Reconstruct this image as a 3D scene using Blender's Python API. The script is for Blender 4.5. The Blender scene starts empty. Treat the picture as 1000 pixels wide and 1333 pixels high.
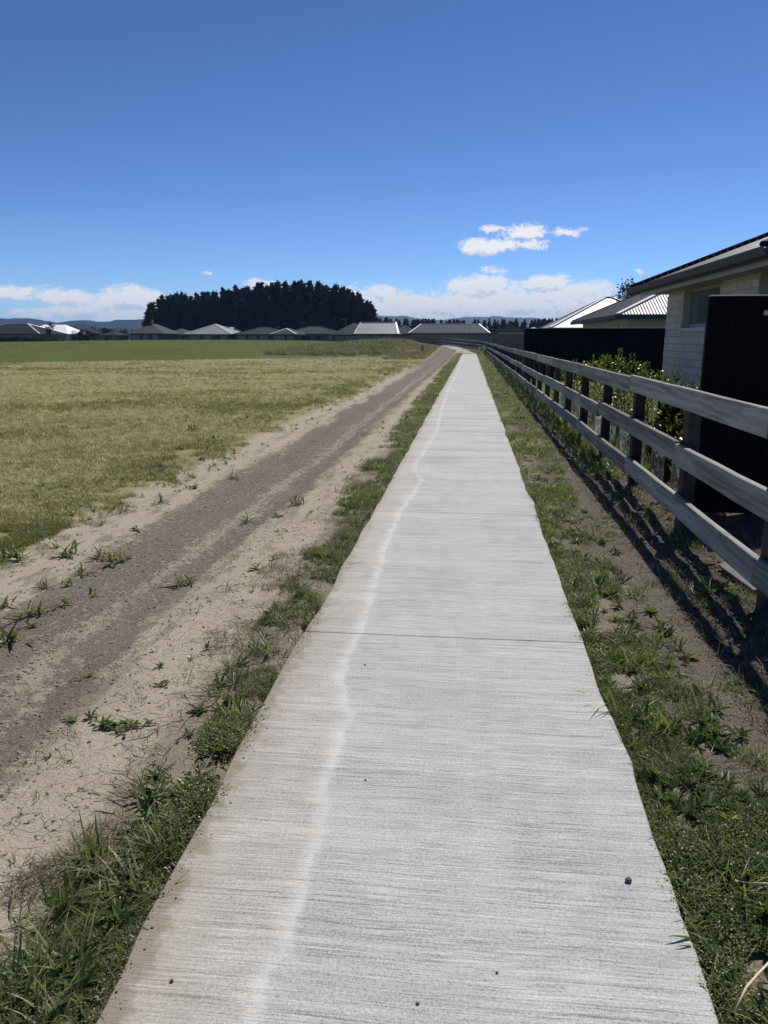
import bpy, math, random
import numpy as np
from mathutils import Vector, Matrix, Euler

R = math.radians
sc = bpy.context.scene
C = sc.collection
random.seed(7)
rng = np.random.default_rng(7)

# ------------------------------------------------------------------ camera
EYE = 1.63
PITCH, YAW = R(12.735), R(6.29)
cam = bpy.data.cameras.new('camera')
cam.sensor_fit = 'VERTICAL'; cam.sensor_height = 24.0; cam.lens = 24.0 * 1000 / 1333
cam.clip_start = 0.05; cam.clip_end = 30000
co = bpy.data.objects.new('camera', cam); C.objects.link(co)
co.location = (0, 0, EYE); co.rotation_euler = (R(90) - PITCH, 0, YAW)
sc.camera = co

# ------------------------------------------------------------------ sun, sky, exposure
SUN_EL, SUN_AZ = R(58), R(25)          # azimuth clockwise from +Y (the way the path runs)
sd = bpy.data.lights.new('sun', 'SUN'); sd.energy = 4.8; sd.angle = R(0.53); sd.color = (1.0, 0.955, 0.89)
so = bpy.data.objects.new('sun', sd); C.objects.link(so)
so.rotation_euler = (R(90) - SUN_EL, 0, math.pi - SUN_AZ)
so.location = (40, 80, 150)
world = bpy.data.worlds.new('World'); sc.world = world; world.use_nodes = True
vs = sc.view_settings
sc.display_settings.display_device = 'sRGB'
vs.view_transform = 'Standard'; vs.look = 'None'; vs.gamma = 1.0; vs.use_curve_mapping = False
vs.exposure = 0.0
SKY_STRENGTH = 0.1


class NT:
    """small helper for building node trees"""
    def __init__(s, nt):
        s.t = nt; nt.nodes.clear()
    def n(s, kind, _ins=None, **props):
        nd = s.t.nodes.new(kind)
        for k, v in props.items(): setattr(nd, k, v)
        for k, v in (_ins or {}).items():
            sock = nd.inputs[k]
            if isinstance(v, bpy.types.NodeSocket): s.t.links.new(v, sock)
            elif isinstance(v, bpy.types.Node): s.t.links.new(v.outputs[0], sock)
            else: sock.default_value = v
        return nd
    def m(s, op, a, b=0.0, c=0.0, clamp=False):
        nd = s.n('ShaderNodeMath', {0: a, 1: b, 2: c}, operation=op); nd.use_clamp = clamp
        return nd.outputs[0]
    def ss(s, x, lo, hi, a=0.0, b=1.0):
        return s.n('ShaderNodeMapRange', {'Value': x, 'From Min': lo, 'From Max': hi, 'To Min': a, 'To Max': b},
                   interpolation_type='SMOOTHSTEP').outputs[0]
    def mix(s, f, a, b, mode='MIX'):
        nd = s.n('ShaderNodeMix', None, data_type='RGBA', blend_type=mode)
        for i, v in ((0, f), (6, a), (7, b)):
            if isinstance(v, (bpy.types.NodeSocket)): s.t.links.new(v, nd.inputs[i])
            elif i == 0: nd.inputs[0].default_value = v
            else: nd.inputs[i].default_value = (*v, 1.0)
        return nd.outputs[2]
    def noise(s, vec, scale, detail=3.0, rough=0.55, dist=0.0, dim='3D'):
        return s.n('ShaderNodeTexNoise', {'Vector': vec, 'Scale': scale, 'Detail': detail, 'Roughness': rough,
                                          'Distortion': dist}, noise_dimensions=dim).outputs[0]
    def scalev(s, vec, sc_):
        return s.n('ShaderNodeVectorMath', {0: vec, 1: sc_}, operation='MULTIPLY').outputs[0]
    def ramp(s, f, stops, interp='LINEAR'):
        nd = s.n('ShaderNodeValToRGB', {0: f}); cr = nd.color_ramp; cr.interpolation = interp
        while len(cr.elements) < len(stops): cr.elements.new(0.5)
        for e, (p, c) in zip(cr.elements, stops): e.position = p; e.color = (*c, 1)
        return nd.outputs[0]


# ---- unprojection of a viewing direction (only for working out real positions)
_c, _s = math.cos(PITCH), math.sin(PITCH)
def ray(u, v):
    x = (u - 500) / 1000; y = (v - 666.5) / 1000
    fy = _c - y * _s; fz = -_s - y * _c
    return (x * math.cos(YAW) - fy * math.sin(YAW), x * math.sin(YAW) + fy * math.cos(YAW), fz)
def g(u, v, z=0.0):
    a, b, c = ray(u, v); t = (z - EYE) / c
    return a * t, b * t
def atY(u, v, y):
    a, b, c = ray(u, v); t = y / b
    return a * t, y, EYE + c * t


def build_world():
    k = NT(world.node_tree)
    sky = k.n('ShaderNodeTexSky', None, sky_type='NISHITA', sun_disc=False, sun_elevation=SUN_EL, sun_rotation=SUN_AZ,
              altitude=60.0, air_density=0.62, dust_density=0.0, ozone_density=8.0)
    # the phone renders a deep saturated blue: a mild grade of the physical sky, the same in all directions
    gm = k.n('ShaderNodeGamma', {0: sky.outputs[0], 1: 1.4})
    skyc = k.mix(1.0, gm.outputs[0], (0.79, 0.665, 0.575), 'MULTIPLY')
    # direction -> azimuth / elevation in degrees
    tc = k.n('ShaderNodeTexCoord')
    sx = k.n('ShaderNodeSeparateXYZ', {0: tc.outputs['Generated']})
    az = k.m('MULTIPLY', k.m('ARCTAN2', sx.outputs[0], sx.outputs[1]), 57.2958)
    el = k.m('MULTIPLY', k.m('ARCSINE', sx.outputs[2]), 57.2958)
    # one puffy-cloud density function, sampled twice (second time higher up, towards the sun) for its shading
    blobs = []
    def B(u, v, ru, rv, w=1.0):
        a, b, c = ray(u, v)
        blobs.append((math.degrees(math.atan2(a, b)), math.degrees(math.atan2(c, math.hypot(a, b))), ru * 0.0567, rv * 0.0567, w))
    # low bank along the horizon
    B(690, 394, 100, 22, 1.05); B(628, 374, 42, 15, 1.0); B(700, 371, 40, 12, .95); B(755, 383, 36, 14, .9); B(540, 402, 90, 20, 1.0); B(478, 386, 42, 14, .9)
    B(600, 403, 130, 16, .9); B(735, 402, 75, 14, 0.8); B(350, 372, 28, 9, .7); B(410, 398, 80, 20, .8)
    B(160, 388, 55, 13, 1.0); B(95, 386, 45, 11, .9); B(15, 383, 38, 9, 1.0); B(40, 407, 50, 7, .62); B(170, 410, 60, 8, .72); B(110, 405, 60, 8, .65)
    # small clouds higher up
    B(642, 321, 40, 9, .82); B(685, 303, 34, 11, .70); B(640, 298, 15, 5, .62); B(732, 302, 28, 7, .60); B(645, 353, 22, 7, .60)
    B(690, 318, 30, 8, .6); B(835, 351, 9, 6, .42); B(727, 352, 8, 4, .38); B(272, 355, 15, 3, .36); B(760, 298, 8, 4, .5)
    # the same kind of low bank goes on round the rest of the horizon
    def density(de, da):
        e = k.m('ADD', el, de); a_ = k.m('ADD', az, da)
        v = k.n('ShaderNodeCombineXYZ', {0: a_, 1: k.m('MULTIPLY', e, 1.55), 2: 3.7}).outputs[0]
        tot = None
        for (ba, be, ra, re, w) in blobs:
            dx = k.m('MULTIPLY_ADD', a_, 1 / ra, -ba / ra); dy = k.m('MULTIPLY_ADD', e, 1 / re, -be / re)
            r2 = k.m('MULTIPLY_ADD', dy, dy, k.m('MULTIPLY', dx, dx))
            h = k.m('MULTIPLY', k.m('EXPONENT', k.m('MULTIPLY', r2, -0.75)), w)
            tot = h if tot is None else k.m('SMOOTH_MAX', tot, h, 0.12)
        # band outside the view
        off = k.m('MULTIPLY', k.ss(k.m('ABSOLUTE', k.m('ADD', a_, 6.0)), 34, 44), k.noise(v, .045, 2))
        band = k.m('MULTIPLY', off, k.m('EXPONENT', k.m('MULTIPLY', k.m('POWER', k.m('MULTIPLY', k.m('SUBTRACT', e, 2.6), .62), 2.0), -1.0)))
        tot = k.m('MAXIMUM', tot, k.m('MULTIPLY', band, 1.5))
        big = k.noise(v, .36, 6, .62, .25); fine = k.m('MULTIPLY_ADD', k.noise(v, 4.6, 5, .65), .45, k.m('MULTIPLY', k.noise(v, 1.35, 6, .62), .65))
        nn = k.m('MULTIPLY_ADD', fine, .60, k.m('MULTIPLY', big, .85))
        return k.m('MULTIPLY_ADD', k.m('MULTIPLY', k.m('SUBTRACT', nn, .752), k.ss(tot, .02, .3)), 2.1, tot)
    d0 = density(0.0, 0.0); d1 = density(0.38, .12)
    mask = k.ss(d0, .30, .70)
    lit = k.ss(k.m('SUBTRACT', d0, d1), -.34, -.02)
    thick = k.ss(d0, .55, 1.25)
    shade = k.mix(k.m('MULTIPLY', k.m('SUBTRACT', 1.0, lit), .72), (0.97, .97, .97), (.56, .62, .72))
    shade = k.mix(k.m('MULTIPLY', k.ss(el, 2.6, .4), .3), shade, (.90, .94, .98))
    shade = k.mix(1.0, shade, (10.2, 10.2, 10.3), 'MULTIPLY')
    col = k.mix(k.m('MULTIPLY', mask, .95), skyc, shade)
    bg = k.n('ShaderNodeBackground', {0: col, 1: SKY_STRENGTH})
    out = k.n('ShaderNodeOutputWorld', {0: bg.outputs[0]})
build_world()


# ------------------------------------------------------------------ helpers
def tag(o, label=None, cat=None, group=None, kind=None):
    if label: o['label'] = label
    if cat: o['category'] = cat
    if group: o['group'] = group
    if kind: o['kind'] = kind
    return o

def empty(name, loc=(0, 0, 0), rz=0, parent=None):
    o = bpy.data.objects.new(name, None); C.objects.link(o)
    o.empty_display_size = .2; o.location = loc; o.rotation_euler = (0, 0, rz)
    if parent: o.parent = parent
    return o

def meshobj(name, me, mat=None, parent=None, link=True):
    o = bpy.data.objects.new(name, me)
    if link: C.objects.link(o)
    if mat is not None:
        if not me.materials: me.materials.append(mat)
    if parent: o.parent = parent
    return o

def copy_tree(o, parent=None):
    c = o.copy(); C.objects.link(c)
    if parent: c.parent = parent
    for ch in o.children: copy_tree(ch, c)
    return c

class MB:
    def __init__(s): s.v = []; s.f = []; s.mi = []
    def add(s, vs_, fs, mi=0):
        b = len(s.v); s.v.extend(vs_); s.f.extend([tuple(i + b for i in f) for f in fs]); s.mi.extend([mi] * len(fs))
    def box(s, x0, x1, y0, y1, z0, z1, mi=0):
        s.add([(x0, y0, z0), (x1, y0, z0), (x1, y1, z0), (x0, y1, z0), (x0, y0, z1), (x1, y0, z1), (x1, y1, z1), (x0, y1, z1)],
              [(0, 3, 2, 1), (4, 5, 6, 7), (0, 1, 5, 4), (1, 2, 6, 5), (2, 3, 7, 6), (3, 0, 4, 7)], mi)
    def beam(s, p0, p1, w, h, ch=0.006, up=(0, 0, 1), jit=0.0, seg=1, mi=0):
        """chamfered bar from p0 to p1; w across, h along 'up'"""
        p0 = Vector(p0); p1 = Vector(p1); d = (p1 - p0).normalized(); u_ = Vector(up)
        sd_ = d.cross(u_).normalized(); u_ = sd_.cross(d).normalized()
        prof = [(-w/2 + ch, -h/2), (w/2 - ch, -h/2), (w/2, -h/2 + ch), (w/2, h/2 - ch), (w/2 - ch, h/2), (-w/2 + ch, h/2), (-w/2, h/2 - ch), (-w/2, -h/2 + ch)]
        vs_ = []
        for i in range(seg + 1):
            q = p0.lerp(p1, i / seg)
            jx, jz = random.uniform(-jit, jit), random.uniform(-jit, jit)
            for a, b in prof:
                vs_.append(tuple(q + sd_ * (a + jx + random.uniform(-jit, jit) * .4) + u_ * (b + jz + random.uniform(-jit, jit) * .4)))
        fs = []
        for i in range(seg):
            for j in range(8):
                a = i * 8 + j; b = i * 8 + (j + 1) % 8
                fs.append((a, b, b + 8, a + 8))
        fs.append(tuple(range(7, -1, -1))); fs.append(tuple(seg * 8 + j for j in range(8)))
        s.add(vs_, fs, mi)
    def tube(s, pts, rad, n=6, mi=0):
        vs_ = []; fs = []
        m = len(pts)
        for i, p in enumerate(pts):
            p = Vector(p); d = Vector(pts[min(i + 1, m - 1)]) - Vector(pts[max(i - 1, 0)]); d.normalize()
            a = d.orthogonal().normalized(); b = d.cross(a)
            r = rad[i] if isinstance(rad, (list, tuple)) else rad
            for j in range(n):
                t = 2 * math.pi * j / n
                vs_.append(tuple(p + a * math.cos(t) * r + b * math.sin(t) * r))
        for i in range(m - 1):
            for j in range(n):
                fs.append((i * n + j, i * n + (j + 1) % n, (i + 1) * n + (j + 1) % n, (i + 1) * n + j))
        fs.append(tuple(range(n - 1, -1, -1))); fs.append(tuple((m - 1) * n + j for j in range(n)))
        s.add(vs_, fs, mi)
    def mesh(s, name, mats=None):
        me = bpy.data.meshes.new(name); me.from_pydata(s.v, [], s.f); me.update()
        for m_ in (mats or []): me.materials.append(m_)
        if any(s.mi): me.polygons.foreach_set('material_index', s.mi)
        return me
    def build(s, name, mat=None, parent=None, smooth=False):
        mats = mat if isinstance(mat, (list, tuple)) else [mat]
        me = s.mesh(name, mats)
        if smooth: me.polygons.foreach_set('use_smooth', [True] * len(me.polygons))
        return meshobj(name, me, None, parent)

# ---- value noise on arrays
def _h(ix, iy, seed):
    n = (ix.astype(np.int64) * 374761393 + iy.astype(np.int64) * 668265263 + seed * 974634541) & 0x7fffffff
    n = ((n ^ (n >> 13)) * 1274126177) & 0x7fffffff
    return ((n ^ (n >> 16)) & 0xffff) / 65535.0
def vn(x, y, seed=0):
    x = np.asarray(x, float); y = np.asarray(y, float)
    ix = np.floor(x); iy = np.floor(y); fx = x - ix; fy = y - iy
    fx = fx * fx * (3 - 2 * fx); fy = fy * fy * (3 - 2 * fy)
    a = _h(ix, iy, seed); b = _h(ix + 1, iy, seed); c = _h(ix, iy + 1, seed); d = _h(ix + 1, iy + 1, seed)
    return (a * (1 - fx) + b * fx) * (1 - fy) + (c * (1 - fx) + d * fx) * fy - .5
def sst(x, a, b):
    t = np.clip((np.asarray(x, float) - a) / (b - a), 0, 1); return t * t * (3 - 2 * t)

PL, PR = -0.90, 0.66            # path edges
def hz(x, y):
    """ground height"""
    x = np.asarray(x, float); y = np.asarray(y, float)
    r2 = np.hypot(x, y)
    det = 1 - sst(r2, 40, 90)
    z = np.full(np.broadcast(x, y).shape, -0.03)
    z = z + det * (.022 * vn(x * 2.1, y * 1.4, 1) + .012 * vn(x * 6, y * 5, 2) + .007 * vn(x * 17, y * 15, 3))
    # wheel ruts along the dirt track
    z = z - .03 * np.exp(-((x + 2.72) / .16) ** 2) * det - .028 * np.exp(-((x + 1.98) / .15) ** 2) * det
    # field edge and field
    z = z + .03 * sst(-x, 3.3, 3.9) * det + .05 * det * sst(-x, 3.6, 5) * vn(x * .9, y * .9, 4)
    # clods and a low bank at the rail fence
    bank = sst(x, 1.28, 1.75)
    z = z + bank * (.10 + det * (.085 * vn(x * 4.2, y * 3.1, 5) + .03 * vn(x * 9, y * 8, 6))) + .07 * sst(x, 1.9, 3)
    # mound beside the far end, rising field on the left
    m = 1.25 * np.exp(-((x + 11.0) / 8.2) ** 2) * sst(y, 66, 98) * (1 - sst(y, 116, 140))
    f = (0.75 + .62 * np.exp(-((x + 52) / 42) ** 2)) * sst(y, 75, 150) * (1 - sst(y, 152, 178)) * sst(-x, 10, 30)
    z = z + m + f + (m > .1) * .12 * vn(x * .5, y * .5, 8)
    # cut for the slabs
    c = sst(x, -.97, -.88) * (1 - sst(x, .64, .73)) * (1 - sst(y, 78, 84))
    z = z * (1 - c) - .085 * c
    return z
def hit(u, v):
    a, b, c = ray(u, v); t = 1.0
    for _ in range(5000):
        if EYE + c * t < float(hz(a * t, b * t)): break
        t *= 1.002
    return Vector((a * t, b * t, float(hz(a * t, b * t))))

# ------------------------------------------------------------------ materials
MATS = {}
def mat(name):
    m_ = bpy.data.materials.new(name); m_.use_nodes = True; MATS[name] = m_
    return m_, NT(m_.node_tree)
def finish(k, col, rough=.8, bump=None, bstr=.3, bdist=.01, metal=0.0, spec=.5, extra=None):
    ins = {'Base Color': col if isinstance(col, bpy.types.NodeSocket) else (*col, 1), 'Roughness': rough, 'Metallic': metal, 'Specular IOR Level': spec}
    if bump is not None:
        ins['Normal'] = k.n('ShaderNodeBump', {'Height': bump, 'Strength': bstr, 'Distance': bdist}).outputs[0]
    if extra: ins.update(extra)
    p = k.n('ShaderNodeBsdfPrincipled', ins)
    k.n('ShaderNodeOutputMaterial', {0: p.outputs[0]})
    return p

def simple(name, col, rough=.7, metal=0.0, var=.12, scale=6.0, spec=.5):
    m_, k = mat(name)
    pos = k.n('ShaderNodeNewGeometry').outputs['Position']
    f = k.noise(pos, scale, 4)
    c = k.mix(f, tuple(x * (1 - var) for x in col), tuple(min(1, x * (1 + var)) for x in col))
    finish(k, c, k.m('MULTIPLY_ADD', f, .15, rough - .07), f, .1, .005, metal, spec)
    return m_

def leaf_mat(name, cols, trans, gloss=.45, tw=.35, haswear=False):
    m_, k = mat(name)
    rnd = k.n('ShaderNodeObjectInfo').outputs['Random']
    pos = k.n('ShaderNodeNewGeometry').outputs['Position']
    f = k.m('MULTIPLY_ADD', k.noise(pos, 23, 2), .7, k.m('MULTIPLY', rnd, .65))
    f = k.m('SUBTRACT', f, .18, clamp=True)
    n = len(cols)
    c = k.ramp(f, [(i / (n - 1), x) for i, x in enumerate(cols)])
    p = k.n('ShaderNodeBsdfPrincipled', {'Base Color': c, 'Roughness': gloss, 'Specular IOR Level': .45})
    t = k.n('ShaderNodeBsdfTranslucent', {0: k.mix(1.0, c, trans, 'MULTIPLY')})
    mx = k.n('ShaderNodeMixShader', {0: tw, 1: p.outputs[0], 2: t.outputs[0]})
    k.n('ShaderNodeOutputMaterial', {0: mx.outputs[0]})
    return m_

def make_materials():
    # --- broom-finished concrete
    m_, k = mat('concrete')
    pos = k.n('ShaderNodeNewGeometry').outputs['Position']
    sx = k.n('ShaderNodeSeparateXYZ', {0: pos}); X, Y = sx.outputs[0], sx.outputs[1]
    wob = k.m('MULTIPLY', k.m('SUBTRACT', k.noise(pos, 1.1, 2), .5), .05)
    yy = k.m('ADD', Y, wob)
    def lines(sxx, syy, det=2.0):
        return k.noise(k.n('ShaderNodeCombineXYZ', {0: k.m('MULTIPLY', X, sxx), 1: k.m('MULTIPLY', yy, syy), 2: 0.0}).outputs[0], 1.0, det, .6)
    l1 = lines(1.0, 110, 2); l2 = lines(.55, 40, 3); l3 = lines(.3, 9, 3); l4 = lines(.25, 2.2, 2)
    grain = k.noise(pos, 260, 2, .7); grain2 = k.noise(pos, 95, 2, .6); blot = k.noise(pos, 1.7, 4, .6); blot2 = k.noise(pos, 7, 4, .65)
    near = k.ss(Y, 9, 3)
    l5 = lines(7.0, 190, 2)
    v = k.m('MULTIPLY', k.m('SUBTRACT', l1, .5), .5)
    v = k.m('MULTIPLY_ADD', k.m('SUBTRACT', l5, .5), .75, v)
    v = k.m('MULTIPLY_ADD', k.m('SUBTRACT', l2, .5), .26, v)
    v = k.m('MULTIPLY', v, k.ss(k.noise(k.scalev(pos, (1.0, 2.2, 1)), 1.6, 4, .65), .32, .66, .65, 1.2))
    v = k.m('MULTIPLY_ADD', k.m('SUBTRACT', l3, .5), .20, v)
    v = k.m('MULTIPLY_ADD', k.m('SUBTRACT', l4, .5), k.ss(Y, 5, 14, .06, .5), v)
    v = k.m('MULTIPLY_ADD', k.m('SUBTRACT', grain, .5), 1.0, v)
    v = k.m('MULTIPLY_ADD', k.m('SUBTRACT', grain2, .5), .55, v)
    v = k.m('MULTIPLY_ADD', k.m('SUBTRACT', blot, .5), .22, v)
    v = k.m('MULTIPLY_ADD', k.m('SUBTRACT', blot2, .5), .12, v)
    v = k.m('MULTIPLY', v, 1.6)
    fl = k.noise(k.n('ShaderNodeCombineXYZ', {0: k.m('MULTIPLY', X, 1.6), 1: k.m('MULTIPLY', yy, 75), 2: 4.0}).outputs[0], 1.0, 1, .5)
    v = k.m('MULTIPLY_ADD', k.ss(fl, .34, .28), -.26, v)
    pit = k.ss(k.noise(pos, 75, 1), .30, .24)
    v = k.m('MULTIPLY_ADD', pit, -.3, v)
    base = k.ramp(k.m('ADD', v, .5, clamp=True), [(0.1, (.20, .196, .184)), (.36, (.37, .364, .345)), (.54, (.435, .428, .408)), (.76, (.525, .517, .493)), (1, (.63, .62, .595))])
    # dried water line left of the middle (real stain), warm silt between it and the left edge
    fc = k.n('ShaderNodeFloatCurve', {1: k.ss(Y, 0, 0.0001)})
    cu = fc.mapping.curves[0]
    pts = [(0, -.50), (1.5, -.485), (2.0, -.46), (2.6, -.487), (3.08, -.492), (3.3, -.56), (3.5, -.60), (4.1, -.585), (4.9, -.60), (5.7, -.63), (7.0, -.64), (7.6, -.60), (8.4, -.55), (8.9, -.52), (9.3, -.60), (10, -.69), (11, -.64), (14, -.56), (17, -.62), (21, -.65), (28, -.67), (36, -.62)]
    mr = k.n('ShaderNodeMapRange', {'Value': Y, 'From Min': 0.0, 'From Max': 36.0, 'To Min': 0.0, 'To Max': 1.0})
    k.t.links.new(mr.outputs[0], fc.inputs[1])
    while len(cu.points) < len(pts): cu.points.new(.5, .5)
    for p_, (a, b) in zip(cu.points, pts): p_.location = (a / 36, (b + 1.0)); p_.handle_type = 'VECTOR'
    fc.mapping.update()
    xs = k.m('SUBTRACT', fc.outputs[0], 1.0)
    xs = k.m('MULTIPLY_ADD', k.m('SUBTRACT', k.noise(pos, 5, 4), .5), .11, xs)
    d = k.m('SUBTRACT', X, xs)
    left = k.ss(d, .03, -.06)
    base = k.mix(k.m('MULTIPLY', left, k.ss(blot2, .2, .7, .35, .8)), base, (1.0, .955, .885), 'MULTIPLY')
    ew = k.ss(d, -.006, .006, .042, .017)
    edge = k.m('EXPONENT', k.m('MULTIPLY', k.m('POWER', k.m('DIVIDE', k.m('MULTIPLY_ADD', k.m('SUBTRACT', k.noise(pos, 38, 3), .5), .03, d), ew), 2.0), -1.0))
    base = k.mix(k.m('MULTIPLY', edge, k.ss(blot2, .3, .65, .15, .62)), base, (.64, .63, .59))
    tan = k.m('MULTIPLY', k.ss(k.m('MULTIPLY_ADD', k.m('SUBTRACT', blot2, .5), .34, k.m('ADD', X, k.ss(Y, 2.3, 1.3, 0, -.10))), -.66, -.86), k.ss(Y, 7.5, 2.5, .25, .85))
    base = k.mix(k.m('MULTIPLY', tan, .5), base, (.32, .275, .215))
    spill = k.m('MULTIPLY', k.ss(k.m('MULTIPLY_ADD', k.m('SUBTRACT', k.noise(pos, 11, 4, .7), .5), .34, k.m('ADD', X, k.ss(Y, 2.4, 1.3, 0, -.06))), -.81, -.89), k.ss(Y, 8, 3, .3, .85))
    base = k.mix(k.m('MULTIPLY', spill, .8), base, (.205, .168, .115))
    bh = k.m('ADD', k.m('MULTIPLY', l1, .8), k.m('MULTIPLY_ADD', l2, .7, k.m('MULTIPLY', grain, .5)))
    finish(k, base, .85, bh, .7, .007, spec=.3)

    # --- ground: dirt track, verges, mown straw, green field
    simple('rust', (.06, .035, .02), .8)
    m_, k = mat('ground')
    pos = k.n('ShaderNodeNewGeometry').outputs['Position']
    sx = k.n('ShaderNodeSeparateXYZ', {0: pos}); X, Y = sx.outputs[0], sx.outputs[1]
    stretched = k.scalev(pos, (1.0, .28, 1.0))
    n1 = k.noise(stretched, 1.3, 4, .6); n2 = k.noise(pos, 7, 4, .65); n3 = k.noise(pos, 55, 3, .7); n4 = k.noise(pos, 260, 2, .7)
    rows = k.noise(k.scalev(pos, (9.0, .5, 1.0)), 1.0, 4, .6)
    xw = k.m('MULTIPLY_ADD', k.m('SUBTRACT', n1, .5), .62, X)
    xw = k.m('MULTIPLY_ADD', k.m('SUBTRACT', rows, .5), .34, xw)
    xw = k.m('MULTIPLY_ADD', k.m('SUBTRACT', n2, .5), .34, xw)
    n2b = k.noise(pos, 19, 3, .7)
    xw = k.m('MULTIPLY_ADD', k.m('SUBTRACT', n2b, .5), .36, xw); xw = k.m('MULTIPLY_ADD', k.m('SUBTRACT', n3, .5), .22, xw)
    pale, dark = (.395, .34, .255), (.145, .125, .098)
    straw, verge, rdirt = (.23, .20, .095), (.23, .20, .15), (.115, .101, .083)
    lo, hi = -5.0, 3.0
    P = lambda x: (x - lo) / (hi - lo)
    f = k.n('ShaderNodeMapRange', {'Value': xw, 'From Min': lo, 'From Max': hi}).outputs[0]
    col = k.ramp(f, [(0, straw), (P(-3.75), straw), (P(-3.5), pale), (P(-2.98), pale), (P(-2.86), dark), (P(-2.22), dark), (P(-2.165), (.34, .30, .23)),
                     (P(-2.13), (.33, .29, .225)), (P(-2.075), dark), (P(-1.88), dark), (P(-1.74), pale), (P(-1.36), pale), (P(-1.2), verge), (P(.75), verge), (P(.95), rdirt), (P(1.3), rdirt), (P(1.5), (.062, .054, .045)), (P(2.2), (.062, .054, .045)), (1, (.12, .11, .06))])  # soil stops beneath the rail fence coloured darker to deepen the fence's shade
    dry = k.noise(k.scalev(pos, (3.2, .8, 1)), 1.7, 5, .7)
    intrack = k.m('MULTIPLY', k.ss(X, -3.5, -3.0), k.ss(X, -1.5, -1.8))
    col = k.mix(k.m('MULTIPLY', intrack, k.ss(dry, .56, .66, 0, .35)), col, (.24, .21, .165))
    col = k.mix(k.m('MULTIPLY', intrack, k.ss(dry, .50, .40, 0, .65)), col, (.135, .116, .091))
    # further off the dark gravel takes the whole track
    col = k.mix(k.m('MULTIPLY', k.ss(Y, 30, 60), k.m('MULTIPLY', k.ss(X, -3.9, -3.3), k.ss(X, -1.4, -1.9))), col, (.15, .128, .10))
    # crumbs, stones and fine cracks
    soilz = k.m('MULTIPLY', k.ss(X, -3.9, -3.5), k.ss(X, 2.6, 2.1))
    nf = k.noise(pos, 130, 3, .75); npz = k.noise(pos, 31, 3, .7)
    col = k.mix(k.ss(n3, .52, .62, 0, .45), col, k.mix(.5, col, (.36, .31, .25)))
    col = k.mix(k.m('MULTIPLY', k.ss(nf, .47, .39), .32), col, (.075, .062, .05))
    col = k.mix(k.m('MULTIPLY', k.ss(npz, .43, .35), .28), col, (.095, .078, .062))
    col = k.mix(k.m('MULTIPLY', k.ss(nf, .56, .64), .4), col, (.50, .44, .35))
    chips = k.m('MULTIPLY', k.ss(k.noise(k.scalev(pos, (26, 15, 1)), 1.0, 1), .60, .66), k.m('MULTIPLY', k.ss(X, -3.0, -2.8), k.ss(X, -1.85, -2.0)))
    col = k.mix(k.m('MULTIPLY', chips, .75), col, (.29, .25, .195))
    br = k.m('MULTIPLY_ADD', n4, 1.3, .35); bc = k.n('ShaderNodeCombineXYZ', {0: br, 1: br, 2: br}).outputs[0]
    col = k.mix(.8, col, k.n('ShaderNodeVectorMath', {0: col, 1: bc}, operation='MULTIPLY').outputs[0])
    blotch = k.noise(pos, 2.6, 5, .7)
    col = k.mix(k.m('MULTIPLY', k.ss(blotch, .52, .64), k.m('MULTIPLY', soilz, .28)), col, (.19, .16, .125))
    vor = k.n('ShaderNodeTexVoronoi', {'Vector': k.n('ShaderNodeVectorMath', {0: pos, 1: k.n('ShaderNodeTexNoise', {'Vector': pos, 'Scale': 5.0}).outputs[1]}).outputs[0], 'Scale': 4.2}, feature='DISTANCE_TO_EDGE')
    crack = k.m('MULTIPLY', k.ss(vor.outputs[0], .022, .006), k.m('MULTIPLY', k.ss(X, -2.15, -1.95), k.ss(n2, .44, .52)))
    col = k.mix(k.m('MULTIPLY', crack, .8), col, (.085, .068, .052))
    # grassland colours further off
    big = k.noise(k.scalev(pos, (1, 1, .2)), .11, 4, .6); mid = k.noise(pos, .7, 4, .65)
    infield = k.ss(X, -3.5, -4.1)
    st = k.ramp(k.m('MULTIPLY_ADD', mid, .6, k.m('MULTIPLY', big, .5)), [(.3, (.115, .115, .045)), (.5, (.23, .21, .095)), (.65, (.32, .285, .14)), (.8, (.38, .34, .175))])
    sn = k.noise(k.scalev(pos, (1, .6, 1)), 14, 4, .7); sn2 = k.noise(pos, 48, 3, .7)
    st = k.mix(k.ss(sn, .46, .38, 0, .5), st, (.12, .125, .045)); st = k.mix(k.ss(sn2, .54, .62, 0, .5), st, (.46, .42, .24)); st = k.mix(k.ss(sn2, .46, .38, 0, .5), st, (.085, .08, .035))
    col = k.mix(k.m('MULTIPLY', infield, k.ss(Y, 3, 6)), col, st)
    gr = k.ramp(k.m('MULTIPLY_ADD', mid, .45, k.m('MULTIPLY', big, .6)), [(.28, (.050, .064, .013)), (.52, (.076, .092, .018)), (.78, (.125, .125, .035))])
    g2 = k.noise(k.scalev(pos, (.35, 1.0, 1)), .30, 5, .7); g3 = k.noise(pos, 2.2, 4, .7)
    gr = k.mix(k.ss(g2, .50, .62, 0, .45), gr, (.115, .12, .032)); gr = k.mix(k.ss(g2, .46, .36, 0, .5), gr, (.045, .062, .015)); gr = k.mix(k.ss(g3, .54, .66, 0, .4), gr, (.12, .135, .04)); gr = k.mix(k.ss(g3, .46, .36, 0, .4), gr, (.045, .058, .014))
    dline = k.m('SUBTRACT', k.m('MULTIPLY_ADD', k.m('SUBTRACT', big, .5), 5.0, Y), k.m('MULTIPLY_ADD', X, .93, 80.0))
    green = k.m('MULTIPLY', k.ss(dline, -.8, .8), k.ss(X, -6, -11))
    col = k.mix(green, col, gr)
    far = k.ss(Y, 128, 150)
    col = k.mix(far, col, gr)
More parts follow.
